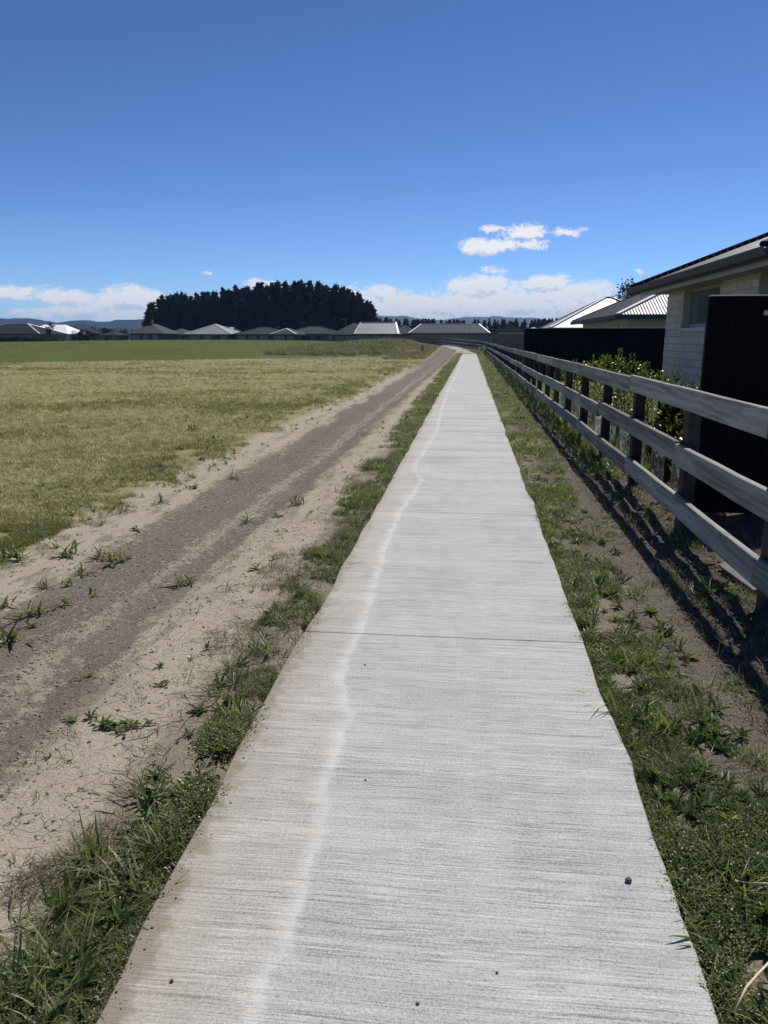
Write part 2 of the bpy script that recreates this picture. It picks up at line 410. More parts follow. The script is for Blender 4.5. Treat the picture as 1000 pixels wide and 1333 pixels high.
    rightg = k.m('MULTIPLY', k.ss(X, 2.2, 3.4), 1.0); col = k.mix(rightg, col, (.085, .098, .032))
    # rough mound at the far end of the track
    mnd = k.m('MULTIPLY', k.m('MULTIPLY', k.ss(Y, 64, 72), k.ss(X, -3.2, -4.6)), k.m('MULTIPLY', k.ss(X, -22, -18), k.ss(Y, 135, 125)))
    col = k.mix(mnd, col, k.ramp(mid, [(.3, (.07, .082, .03)), (.55, (.13, .115, .06)), (.75, (.17, .125, .085))]))
    bh = k.m('ADD', k.m('MULTIPLY', n3, 1.0), k.m('MULTIPLY_ADD', nf, .8, k.m('MULTIPLY', npz, 1.0)))
    bh = k.m('MULTIPLY_ADD', crack, -.7, bh)
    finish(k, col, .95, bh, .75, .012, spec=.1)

    # --- weathered rails / posts: grain runs along the piece (local X of each)
    for nm, c0, c1, c2 in (('weathered_timber', (.07, .067, .06), (.255, .245, .22), (.44, .42, .375)), ('post_timber', (.02, .019, .017), (.04, .037, .033), (.07, .066, .058))):  # post colours are the same timber darkened to stand in for backlit shade
        m_, k = mat(nm)
        gcoord = k.n('ShaderNodeTexCoord').outputs['Object']
        rnd = k.n('ShaderNodeObjectInfo').outputs['Random']
        v = k.n('ShaderNodeVectorMath', {0: gcoord, 1: k.n('ShaderNodeCombineXYZ', {0: k.m('MULTIPLY', rnd, 97), 1: k.m('MULTIPLY', rnd, 31), 2: 0.0}).outputs[0]}).outputs[0]
        warp = k.noise(v, 2.2, 3)
        vv = k.n('ShaderNodeVectorMath', {0: k.scalev(v, (1.2, 34, 34)), 1: k.scalev(k.n('ShaderNodeCombineXYZ', {0: 0.0, 1: warp, 2: warp}).outputs[0], (0, 7, 7))}).outputs[0]
        gr_ = k.noise(vv, 1.0, 4, .65); streak = k.noise(k.scalev(v, (.7, 9, 9)), 1.0, 3); blot = k.noise(v, 3.1, 4)
        knot = k.n('ShaderNodeTexVoronoi', {'Vector': k.scalev(v, (1.7, 5.0, 5.0)), 'Scale': 1.0}).outputs[0]
        f = k.m('MULTIPLY_ADD', gr_, .75, k.m('MULTIPLY_ADD', streak, .45, k.m('MULTIPLY', blot, .35)))
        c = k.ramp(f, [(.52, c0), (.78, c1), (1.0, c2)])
        rv_ = k.m('MULTIPLY_ADD', rnd, .5, .75); c = k.n('ShaderNodeVectorMath', {0: c, 1: k.n('ShaderNodeCombineXYZ', {0: rv_, 1: rv_, 2: rv_}).outputs[0]}, operation='MULTIPLY').outputs[0]
        c = k.mix(k.m('MULTIPLY', k.ss(knot, .16, .05), .75), c, (.06, .05, .04))
        ck = k.m('MULTIPLY', k.ss(gr_, .36, .27), k.ss(blot, .5, .6))
        c = k.mix(k.m('MULTIPLY', ck, .8), c, (.04, .036, .03))
        c = k.mix(k.m('MULTIPLY', k.ss(blot, .58, .72), .3), c, (.14, .17, .11))
        finish(k, c, .85, k.m('ADD', gr_, k.m('MULTIPLY', ck, -1.5)), .5, .006, spec=.25)

    # --- sheet metals
    def metal(nm, col, rough, mt, pitch=0.0, spec=.5, amp=.02):
        m_, k = mat(nm)
        ge = k.n('ShaderNodeNewGeometry'); pos = ge.outputs['Position']; sx = k.n('ShaderNodeSeparateXYZ', {0: pos})
        f = k.noise(pos, 1.3, 4)
        c = k.mix(f, tuple(x * .85 for x in col), tuple(min(1, x * 1.15) for x in col))
        bh, bs = f, .08
        if pitch:
            nrm = k.n('ShaderNodeSeparateXYZ', {0: ge.outputs['True Normal']})
            fy = k.m('GREATER_THAN', k.m('ABSOLUTE', nrm.outputs[1]), k.m('ABSOLUTE', nrm.outputs[0]))
            s_ = k.m('ADD', k.m('MULTIPLY', sx.outputs[0], fy), k.m('MULTIPLY', sx.outputs[1], k.m('SUBTRACT', 1.0, fy)))
            bh = k.m('SINE', k.m('MULTIPLY', s_, 2 * math.pi / pitch)); bs = .9
        finish(k, c, rough, bh, bs, amp if pitch else .004, mt, spec)
    metal('dark_fence_steel', (.0022, .003, .0065), .6, 0.0, spec=.12)
    metal('roof_charcoal', (.013, .0145, .019), .65, 0.0, .25, spec=.12)
    metal('roof_slate', (.020, .023, .031), .65, 0.0, .25, spec=.12)
    metal('roof_grey', (.050, .053, .061), .65, 0.0, .25, spec=.12)
    metal('roof_zinc', (.20, .205, .215), .5, .25, .25, amp=.006)
    metal('roof_white', (.80, .80, .78), .5, 0.0, .25)
    metal('roof_near', (.058, .064, .078), .45, .2, 0.0)
    metal('roof_pale', (.26, .265, .275), .5, .1, 0.0)
    metal('ridge_pale', (.72, .72, .72), .4, .3)
    metal('gutter_steel', (.055, .064, .074), .6, .0, spec=.2)
    metal('cap_pale', (.50, .45, .38), .35, .2)
    metal('fascia_pale', (.29, .32, .37), .5, 0.0)
    simple('soffit', (.27, .265, .235), .8)
    simple('mortar', (.42, .405, .36), .9)
    simple('cream_wall', (.55, .51, .43), .85)
    simple('grey_wall', (.17, .165, .16), .85)
    simple('dark_wall', (.06, .06, .062), .8)
    simple('white_trim', (.75, .75, .74), .5)
    simple('frame_grey', (.26, .27, .28), .5)
    simple('stone', (.42, .40, .37), .85, scale=30)
    simple('grey_stone', (.11, .105, .10), .85, scale=40)
    simple('clod', (.085, .072, .058), .95, scale=40)
    simple('crumb', (.25, .21, .16), .95, scale=40)
    simple('clod_pale', (.30, .255, .20), .95, scale=40)
    simple('red_paint', (.55, .06, .03), .5)
    simple('bark', (.075, .06, .048), .9)
    simple('needle', (.016, .027, .012), .8, var=.5, scale=.6, spec=.1)
    simple('tree_green', (.035, .05, .02), .7, var=.5, scale=2.0, spec=.2)
    simple('gum_green', (.055, .065, .045), .6, var=.4, scale=2.0)
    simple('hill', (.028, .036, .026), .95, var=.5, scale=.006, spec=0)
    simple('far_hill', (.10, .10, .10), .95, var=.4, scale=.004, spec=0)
    simple('dry_stem', (.66, .56, .30), .7)
    simple('flower', (.75, .55, .02), .6)
    simple('paling', (.16, .15, .135), .85, var=.35, scale=3)
    # brick with per-brick tone
    m_, k = mat('brick_pale')
    rnd = k.n('ShaderNodeObjectInfo').outputs['Random']; pos = k.n('ShaderNodeNewGeometry').outputs['Position']
    f = k.noise(pos, 18, 4); 
    c = k.mix(rnd, (.44, .425, .38), (.55, .535, .48)); c = k.mix(k.ss(f, .5, .75, 0, .3), c, (.36, .345, .31))
    finish(k, c, .9, k.noise(pos, 90, 3), .35, .004)
    # glass
    m_, k = mat('glass'); pos = k.n('ShaderNodeNewGeometry').outputs['Position']
    finish(k, (.045, .06, .062), .08, spec=.6)
    m_, k = mat('frosted_glass'); finish(k, (.10, .13, .13), .1, spec=.9)
    # clear plastic plant sleeve
    m_, k = mat('sleeve'); pos = k.n('ShaderNodeNewGeometry').outputs['Position']
    tr = k.n('ShaderNodeBsdfTransparent', {0: (.93, .95, .95, 1)}); tl = k.n('ShaderNodeBsdfTranslucent', {0: (.5, .53, .51, 1)})
    gl = k.n('ShaderNodeBsdfGlossy', {0: (.9, .9, .9, 1), 'Roughness': .25})
    a = k.n('ShaderNodeMixShader', {0: k.ss(k.noise(pos, 14, 3), .4, .7, .12, .45), 1: tr.outputs[0], 2: tl.outputs[0]})
    b = k.n('ShaderNodeMixShader', {0: .12, 1: a.outputs[0], 2: gl.outputs[0]}); k.n('ShaderNodeOutputMaterial', {0: b.outputs[0]})
    # plants
    leaf_mat('grass_green', [(.032, .052, .016), (.092, .12, .034), (.185, .205, .065), (.40, .375, .18)], (1.5, 1.7, .8))
    leaf_mat('weed_green', [(.032, .05, .017), (.095, .125, .042), (.19, .215, .075), (.31, .31, .15)], (1.6, 1.8, .8), .33, .40)
    leaf_mat('dock_leaf', [(.025, .042, .014), (.06, .085, .025), (.12, .145, .045)], (1.7, 2.0, .7), .5, .35)
    leaf_mat('track_weed', [(.045, .06, .022), (.08, .105, .035), (.135, .155, .06), (.24, .24, .12)], (1.6, 1.7, .7), .4, .42)
    leaf_mat('weed_grey', [(.09, .105, .06), (.15, .16, .095), (.21, .21, .14)], (1.2, 1.3, .8), .6)
    leaf_mat('straw_blade', [(.20, .19, .075), (.38, .345, .165), (.53, .475, .27), (.70, .63, .42)], (1.0, .95, .7), .6)
    leaf_mat('mown_green', [(.09, .105, .034), (.18, .187, .065), (.33, .305, .135)], (1.3, 1.3, .7), .6)
    leaf_mat('dead_blade', [(.10, .08, .05), (.19, .155, .10), (.36, .31, .21)], (1.1, 1, .7), .7)
    leaf_mat('shrub_leaf', [(.05, .08, .014), (.11, .14, .025), (.20, .21, .045)], (1.5, 1.6, .5), .28, .35)
make_materials()
M = MATS

# ------------------------------------------------------------------ ground
def build_ground():
    def axis(segs):
        out = []
        for a, b, s0, s1 in segs:
            x = a
            while x < b - 1e-6:
                out.append(x); t = (x - a) / (b - a); x += s0 + (s1 - s0) * t
        out.append(segs[-1][1]); return np.array(out)
    xp = axis([(.0, 2.2, .035, .035), (2.2, 6, .1, .6), (6, 60, .8, 6), (60, 400, 8, 60), (400, 4400, 80, 700)])
    xn = axis([(.0, 4.6, .04, .04), (4.6, 12, .08, .5), (12, 120, .6, 5), (120, 600, 8, 60), (600, 4400, 80, 700)])
    xs = np.concatenate([-xn[::-1], xp[1:]])
    ys = np.concatenate([axis([(-4400, -400, 700, 300), (-400, -20, 60, 5), (-20, .6, 3, .15)])[:-1], axis([(.6, 7, .035, .05), (7, 30, .06, .4), (30, 180, .5, 3), (180, 700, 5, 60), (700, 4400, 80, 700)])])
    Xg, Yg = np.meshgrid(xs, ys)
    Z = hz(Xg, Yg)
    nx, ny = len(xs), len(ys)
    verts = np.stack([Xg, Yg, Z], -1).reshape(-1, 3)
    i = np.arange(nx * ny).reshape(ny, nx)
    f = np.stack([i[:-1, :-1], i[:-1, 1:], i[1:, 1:], i[1:, :-1]], -1).reshape(-1, 4)
    me = bpy.data.meshes.new('ground'); me.vertices.add(len(verts)); me.vertices.foreach_set('co', verts.ravel())
    me.loops.add(f.size); me.loops.foreach_set('vertex_index', f.ravel()); me.polygons.add(len(f))
    me.polygons.foreach_set('loop_start', np.arange(0, f.size, 4)); me.polygons.foreach_set('loop_total', np.full(len(f), 4))
    me.polygons.foreach_set('use_smooth', np.ones(len(f), bool)); me.update()
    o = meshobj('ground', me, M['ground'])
    tag(o, 'ground sheet with the pale and dark dirt track and the mown straw field', 'ground', kind='structure')
build_ground()

# ------------------------------------------------------------------ footpath of concrete slabs
def build_path():
    root = empty('footpath'); tag(root, 'long pale grey broom finished concrete footpath running to the horizon', 'path', kind='structure')
    # centre line: straight, then bending left over the mound
    cl = [Vector((-.12, -2.2, 0)), Vector((-.12, 80, 0))]
    for (u, v) in [(603, 457), (597, 455.5), (590, 453.2), (583, 451), (575, 449), (567, 446.8), (560, 445)]:
        p = hit(u, v); p.z += .10; cl.append(p)
    cl.append(cl[-1] + (cl[-1] - cl[-2]) * 1.2); cl.append(cl[-1] + Vector((-6, 12, -.6)))
    # resample
    S = [0]
    for a, b in zip(cl, cl[1:]): S.append(S[-1] + (b - a).length)
    def at(s):
        for i in range(len(cl) - 1):
            if s <= S[i + 1] or i == len(cl) - 2:
                return cl[i].lerp(cl[i + 1], (s - S[i]) / (S[i + 1] - S[i]))
    joints = [0, 3.1, 6.25, 9.4]      # y = -2.2, .9, 4.05, 7.2
    while joints[-1] < S[-1] - 3.2: joints.append(joints[-1] + 3.1 + random.uniform(-.06, .06))
    for a, b in zip(joints, joints[1:]):
        n = 26 if a < 30 else 8
        L, Rr = [], []
        gap = .004
        for i in range(n + 1):
            s_ = a + gap + (b - a - 2 * gap) * i / n
            p = at(s_); t = (at(min(s_ + .5, S[-1] - .01)) - at(max(0, s_ - .5))).normalized(); nrm = Vector((t.y, -t.x, 0)).normalized()
            w1 = .78 - .035 * (1 - float(sst(p.y, 1.0, 2.3))) + .035 * float(vn(p.y * 1.3, 3.3, 21)) + .018 * float(vn(p.y * 5, 3.3, 22)); w2 = .78 + .04 * float(vn(p.y * 1.4, 9.3, 23)) + .018 * float(vn(p.y * 6, 9.3, 24))
            L.append(p - nrm * w1); Rr.append(p + nrm * w2)
        mb = MB(); ch = .006
        V = []
        for l, r in zip(L, Rr):
            d = (r - l).normalized()
            V += [tuple(l + Vector((0, 0, -.11))), tuple(l + Vector((0, 0, -ch))), tuple(l + d * ch), tuple(r - d * ch), tuple(r + Vector((0, 0, -ch))), tuple(r + Vector((0, 0, -.11)))]
        F = []
        for i in range(n):
            for j in range(5):
                q = i * 6 + j; F.append((q, q + 1, q + 7, q + 6))
        F.append((5, 4, 3, 2, 1, 0)); e = n * 6; F.append((e, e + 1, e + 2, e + 3, e + 4, e + 5))
        F = [tuple(reversed(f)) for f in F]
        mb.add(V, F); mb.build('slab', M['concrete'], root)
build_path()

# ------------------------------------------------------------------ hills and haze
def build_hills():
    def ridge(name, label, prof, D, m_, depth=500):
        # prof: (u, v) skyline; a real ridge with a rounded section and side spurs
        us = np.array([p[0] for p in prof], float); vs_ = np.array([p[1] for p in prof], float)
        uu = np.linspace(us[0], us[-1], 150)
        vv = np.interp(uu, us, vs_) + 1.0 * vn(uu * .09, uu * 0, 31) + .8 * vn(uu * .25, uu * 0, 32)
        rows = 14; verts = []; faces = []
        for j in range(rows):
            t = j / (rows - 1) * 2 - 1
            for u, v in zip(uu, vv):
                a, b, c = ray(u, v); q = D / math.hypot(a, b)
                h = EYE + c * q
                rad = D + depth * t
                n_ = float(vn(u * .12 + t * 1.3, t * 2.3, 33))
                z = max(-2.0, h * (1 - abs(t) ** 1.4) * (1 + .45 * n_ * abs(t) * 2))
                hh = math.hypot(a, b)
                verts.append((a / hh * rad, b / hh * rad, z - (3 if abs(t) == 1 else 0)))
        n = len(uu)
        for j in range(rows - 1):
            for i in range(n - 1): q = j * n + i; faces.append((q, q + 1, q + n + 1, q + n))
        me = bpy.data.meshes.new(name); me.from_pydata(verts, [], faces); me.polygons.foreach_set('use_smooth', [True] * len(faces)); me.update()
        tag(meshobj(name, me, m_), label, 'hills', kind='structure')
    ridge('hills', 'blue hills beyond the houses left of the pines', [(-420, 425), (-250, 414), (-120, 418), (-40, 416), (10, 414), (35, 413), (50, 416), (75, 419), (105, 417), (115, 416), (130, 419), (150, 417), (180, 415), (215, 417), (260, 412), (320, 420), (380, 430)], 2600, M['hill'])
    ridge('hills', 'low dark foothills in front of the blue left range', [(-300, 430), (-100, 429), (0, 428), (60, 426), (90, 423), (110, 422), (140, 427), (200, 428), (260, 428), (330, 433)], 1500, M['hill'], 250)
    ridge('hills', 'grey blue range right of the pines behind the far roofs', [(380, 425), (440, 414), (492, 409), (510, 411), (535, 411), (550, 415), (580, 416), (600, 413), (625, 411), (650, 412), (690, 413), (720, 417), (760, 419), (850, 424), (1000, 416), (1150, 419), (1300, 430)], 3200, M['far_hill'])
build_hills()

def build_haze():
    mb = MB(); mb.box(-4600, 4600, -4600, 4600, -6.0, 135)
    m_, k = mat('haze_air')
    vol = k.n('ShaderNodeVolumePrincipled', {'Color': (.32, .55, 1.0, 1), 'Density': 0.00017, 'Anisotropy': 0.0})
    out = k.n('ShaderNodeOutputMaterial'); k.t.links.new(vol.outputs[0], out.inputs['Volume'])
    o = mb.build('haze', m_); tag(o, 'thin blue haze in the air before the distant hills', 'haze', kind='stuff')
build_haze()

# ------------------------------------------------------------------ houses
def hip_roof(x0, x1, y0, y1, ze, pitch, rib=0.0, thick=.12, ins=1.0):
    """hip roof over an eave rectangle; optional raised ribs; returns MB"""
    mb = MB(); w, d = x1 - x0, y1 - y0; hd = min(w, d) / 2; zr = ze + hd * math.tan(pitch)
    if w >= d: A, B_ = (x0 + hd * ins, (y0 + y1) / 2, zr), (x1 - hd * ins, (y0 + y1) / 2, zr)
    else: A, B_ = ((x0 + x1) / 2, y0 + hd, zr), ((x0 + x1) / 2, y1 - hd, zr)
    V = [(x0, y0, ze), (x1, y0, ze), (x1, y1, ze), (x0, y1, ze), A, B_]
    if w >= d: F = [(0, 1, 5, 4), (1, 2, 5), (2, 3, 4, 5), (3, 0, 4)]
    else: F = [(0, 1, 4), (1, 2, 5, 4), (2, 3, 5), (3, 0, 4, 5)]
    V += [(a, b, c - thick) for a, b, c in V[:4]]
    F += [(6, 7, 1, 0), (7, 8, 2, 1), (8, 9, 3, 2), (9, 6, 0, 3), (9, 8, 7, 6)]
    mb.add(V, F)
    if rib:
        tp = math.tan(pitch); rh, rw = .017, .024
        for side in range(4):
            L = w if side in (0, 2) else d; s_ = rib * .5
            while s_ < L - .02:
                r = min(s_, L - s_, hd)
                if r > .08:
                    pts = []
                    for q, t in ((-rw, 0), (rw, 0), (0, 0), (-rw, r), (rw, r), (0, r)):
                        lift = rh if q == 0 else .002
                        ss_ = s_ + q
                        if side == 0: p = (x0 + ss_, y0 + t)
                        elif side == 2: p = (x0 + ss_, y1 - t)
                        elif side == 3: p = (x0 + t, y0 + ss_)
                        else: p = (x1 - t, y0 + ss_)
                        pts.append((p[0], p[1], ze + t * tp + lift))
                    mb.add(pts, [(0, 2, 5, 3), (2, 1, 4, 5), (0, 1, 2)])
                s_ += rib
    return mb, V[4], V[5], zr

def ridge_caps(x0, x1, y0, y1, ze, A, B_, r=.13):
    segs = [((x0, y0, ze), A), ((x0, y1, ze), A if (x1 - x0) >= (y1 - y0) else B_), ((x1, y1, ze), B_), ((x1, y0, ze), B_ if (x1 - x0) >= (y1 - y0) else A), (A, B_)]
    mbs = []
    for a, b in segs:
        if (Vector(a) - Vector(b)).length < .05: continue
        mb = MB(); mb.beam((a[0], a[1], a[2] + .03), (b[0], b[1], b[2] + .03), r * 2.4, .06, .02)
        mbs.append(mb)
    return mbs

def house(label, x0, x1, y, depth, gz, ze, pitch, roof, wall, caps=None, wing=None, nwin=3, chimney=False, aerial=False, group=None, ins=1.0):
    """single-storey house whose long front faces the path; x0..x1 are the eaves"""
    root = empty('house', ((x0 + x1) / 2, y + depth / 2, gz)); tag(root, label, 'house', group)
    ox, oy = root.location.x, root.location.y
    L = lambda mb: MBshift(mb, -ox, -oy, -gz)
    ov = .5
    wb = MB(); wb.box(x0 + ov, x1 - ov, y + ov, y + depth - ov, gz - .5, ze - .1); L(wb).build('wall', M[wall], root)
    rb, A, B_, zr = hip_roof(x0, x1, y, y + depth, ze, pitch, ins=ins); ro = L(rb).build('roof', M[roof], root)
    gb = MB(); gb.box(x0 - .06, x1 + .06, y - .1, y - .004, ze - .16, ze - .01); gb.box(x0 - .1, x0 - .004, y, y + depth, ze - .16, ze - .01); gb.box(x1 + .004, x1 + .1, y, y + depth, ze - .16, ze - .01)
    L(gb).build('gutter', M['gutter_steel'], root)
    if caps:
        for mb in ridge_caps(x0, x1, y, y + depth, ze, A, B_): L(mb).build('ridge_cap', M[caps], ro)
    if wing:      # a projecting hip wing: (xa, xb, how far forward, pitch, roof material)
        xa, xb, fw, rm = wing
        wb = MB(); wb.box(xa + ov, xb - ov, y - fw + ov, y + ov + .01, gz - .5, ze - .12); L(wb).build('wing_wall', M[wall], root)
        rb2, A2, B2, _ = hip_roof(xa, xb, y - fw, y + depth * .45, ze + .012, pitch); r2 = L(rb2).build('wing_roof', M[rm], root)
        if caps:
            for mb in ridge_caps(xa, xb, y - fw, y + depth * .45, ze + .012, A2, B2)[:1]: L(mb).build('ridge_cap', M[caps], r2)
    W = x1 - x0 - 2 * ov
    for i in range(nwin):
        cx = x0 + ov + W * (i + .5 + random.uniform(-.15, .15)) / nwin; ww = random.choice([1.2, 1.8, 2.2]); h0 = gz + random.choice([.4, .9])
        fb = MB(); yf = y + ov
        fb.box(cx - ww / 2 - .06, cx + ww / 2 + .06, yf - .05, yf - .002, gz + 2.08, gz + 2.14); fb.box(cx - ww / 2 - .06, cx + ww / 2 + .06, yf - .05, yf - .002, h0 - .06, h0)
        fb.box(cx - ww / 2 - .06, cx - ww / 2, yf - .05, yf - .002, h0, gz + 2.08); fb.box(cx + ww / 2, cx + ww / 2 + .06, yf - .05, yf - .002, h0, gz + 2.08); fb.box(cx - .03, cx + .03, yf - .048, yf - .004, h0, gz + 2.08)
        fo = L(fb).build('window', M['frame_grey'], root)
        pb = MB(); pb.box(cx - ww / 2, cx + ww / 2, yf - .03, yf - .01, h0, gz + 2.08); L(pb).build('pane', M['glass'], fo)
    if chimney:
        cb = MB(); cb.box(A[0] - .25, A[0] + .25, A[1] - .25, A[1] + .25, zr - .6, zr + .9); L(cb).build('chimney', M['grey_wall'], ro)
    if aerial:
        ab = MB(); ax = x0 + W * .3; az_ = zr + .9
        ab.tube([(ax, y + depth / 2, zr - .8), (ax, y + depth / 2, az_)], .035); ab.tube([(ax - .9, y + depth / 2, az_ - .1), (ax + .6, y + depth / 2, az_ + .05)], .025)
        for i in range(6): ab.tube([(ax - .8 + i * .26, y + depth / 2 - .35, az_ - .08 + i * .026), (ax - .8 + i * .26, y + depth / 2 + .35, az_ - .08 + i * .026)], .015, 4)
        L(ab).build('aerial', M['frame_grey'], ro)
    return root

def MBshift(mb, dx, dy, dz):
    mb.v = [(a + dx, b + dy, c + dz) for a, b, c in mb.v]; return mb

def far_house(label, u0, u1, Y, vr, depth=10.0, ve=434, **kw):
    x0, _, ze = atY(u0, ve, Y); x1 = atY(u1, ve, Y)[0]
    hd = min(depth, x1 - x0) / 2
    zr = atY((u0 + u1) / 2, vr + 1.2, Y + hd)[2]
    pitch = math.atan2(zr - ze, hd)
    return house(label, x0, x1, Y, depth, ze - 2.45, ze, pitch, kw.pop('roof'), kw.pop('wall'), **kw)

G_H = 'single storey houses along the far side of the field'
far_house('charcoal hip roofed house at the left edge with pale hip caps', -46, 52, 170, 420.5, 13, 434.5, roof='roof_charcoal', wall='grey_wall', caps='ridge_pale', nwin=4, group=G_H, aerial=True)
far_house('house with a dazzling white roof behind the thin dark tree', 27, 88, 186, 421.5, 11, 434.5, roof='roof_white', wall='cream_wall', group=G_H, nwin=2, ins=.6)
far_house('small white roofed house just right of the dazzling white one', 84, 101, 188, 427.5, 5, 434.5, roof='roof_white', wall='cream_wall', nwin=1, group=G_H)
far_house('slate roofed house peeping over the two white roofs', 78, 108, 215, 424, 12, 433, roof='roof_slate', wall='grey_wall', nwin=1, group=G_H)
far_house('low charcoal roof between the round bushes and the chimney house', 126, 152, 200, 430.5, 9, 436, roof='roof_charcoal', wall='grey_wall', nwin=1, group=G_H)
far_house('grey pyramid roofed house with a chimney at the left end of the pines', 165, 213, 165, 420.5, 11, 434, roof='roof_grey', wall='dark_wall', chimney=True, group=G_H)
far_house('small pinkish walled house between the chimney house and the silver roof', 214, 246, 185, 426.5, 7, 434.5, roof='roof_grey', wall='cream_wall', nwin=2, group=G_H, wing=None)
far_house('silver roofed house standing alone below the left pines', 238, 303, 168, 421, 12, 435, roof='roof_zinc', wall='dark_wall', caps='ridge_pale', group=G_H, nwin=3)
far_house('silver shed roof showing behind the silver roofed house', 284, 308, 196, 424.5, 9, 433, roof='roof_zinc', wall='grey_wall', nwin=1, group=G_H)
far_house('small bright roof low between the silver house and the slate row', 296, 309, 190, 430.5, 5, 434, roof='roof_white', wall='cream_wall', nwin=1, group=G_H)
far_house('slate hip roofed house left of the middle of the pine belt', 303, 372, 166, 424.5, 10, 435, roof='roof_slate', wall='dark_wall', caps='roof_slate', wing=None, nwin=4, group=G_H)
far_house('slate roofed house with pale hip caps in the middle of the row', 352, 386, 158, 426.5, 8, 435, roof='roof_slate', wall='dark_wall', caps='ridge_pale', nwin=2, group=G_H)
far_house('wide flat topped slate house under the tallest pines', 366, 442, 172, 423.5, 11, 434.5, roof='roof_slate', wall='grey_wall', caps='roof_slate', nwin=4, group=G_H, aerial=True)
far_house('charcoal hip roofed house left of the bright silver roof', 430, 482, 158, 419.5, 13, 435.5, roof='roof_charcoal', wall='dark_wall', group=G_H, nwin=3, aerial=True)
far_house('house with the broad bright silver roof at the right end of the pines', 461, 519, 154, 418.5, 7, 434.5, roof='roof_zinc', wall='dark_wall', caps='ridge_pale', group=G_H, nwin=3, ins=.25)
far_house('charcoal roofed house between the silver roof and the pale edged grey roof', 505, 545, 166, 422, 9, 434.5, roof='roof_charcoal', wall='dark_wall', nwin=2, group=G_H)
far_house('grey roofed house with white ridge caps where the path ends', 532, 638, 150, 420.5, 10, 433.5, roof='roof_grey', wall='grey_wall', caps='ridge_pale', nwin=6, group=G_H, ins=.42)
far_house('small white roof between the timber shed and the pale gable', 680, 712, 118, 425, 6, 430, roof='roof_white', wall='cream_wall', nwin=1, group=G_H)

# house with pale grey roof beyond the black fence
def mid_houses():
    x0, _, ze = atY(716, 427.5, 70)
    house('house with a broad pale grey roof and white hip beyond the black fence', x0, x0 + 11.5, 70, 11, .2, 2.55, R(27), 'roof_pale', 'cream_wall', caps='ridge_pale', nwin=3, group='houses behind the right hand fences')
    # brick house with the glinting corrugated roof
    x0, x1, y0, y1, ze = 6.42, 19.0, 36.0, 51.5, 2.67
    root = empty('house', (9.5, 44, .2)); tag(root, 'cream brick house with striped glinting roof between the black fence and near house', 'house', 'houses behind the right hand fences')
    S = lambda mb: MBshift(mb, -9.5, -44, -.2)
    wb = MB(); wb.box(x0 + .58, x1 - .58, y0 + .58, y1 - .58, -.2, ze - .16); S(wb).build('wall', M['mortar'], root)
    rb, A, B_, zr = hip_roof(x0, x1, y0, y1, ze, R(24), .135, .1); ro = S(rb).build('roof', M['roof_near'], root)
    for i, mb in enumerate(ridge_caps(x0, x1, y0, y1, ze, A, B_, .08)): S(mb).build('ridge_cap', M['ridge_pale'] if i == 0 else M['roof_near'], ro)
    gb = MB(); gb.box(x0 - .12, x1 + .12, y0 - .12, y0 - .004, ze - .2, ze - .02); gb.box(x0 - .12, x0 - .004, y0, y1, ze - .2, ze - .02); S(gb).build('gutter', M['gutter_steel'], root)
    sb = MB(); sb.box(x0, x1, y0, y1, ze - .16, ze - .105); S(sb).build('soffit', M['soffit'], root)
    # brick courses in view above the fence
    rows = MB()
    for c in range(22):
        z = .2 + c * .105
        for fy in (0, 1):
            n = int((x1 - x0) / .3) if fy == 0 else int((y1 - y0) / .3)
            for i in range(n):
                o_ = (c % 2) * .15
                if fy == 0:
                    a = x0 + .58 + i * .3 + o_
                    if a + .29 < x1 - .58: rows.box(a, a + .29, y0 + .565, y0 + .58, z, z + .095)
                else:
                    a = y0 + .58 + i * .3 + o_
                    if a + .29 < y1 - .58: rows.box(x0 + .565, x0 + .58, a, a + .29, z, z + .095)
    b = S(rows).build('brickwork', M['brick_pale'], root); b['kind'] = 'stuff'
    for (ya, yb) in ((38.6, 40.0), (43.0, 44.6)):
        f = MB(); f.box(x0 + .50, x0 + .56, ya - .08, yb + .08, 1.0, 2.25); w = S(f).build('window', M['frame_grey'], root)
        p = MB(); p.box(x0 + .485, x0 + .499, ya, yb, 1.08, 2.18); S(p).build('pane', M['glass'], w)
mid_houses()

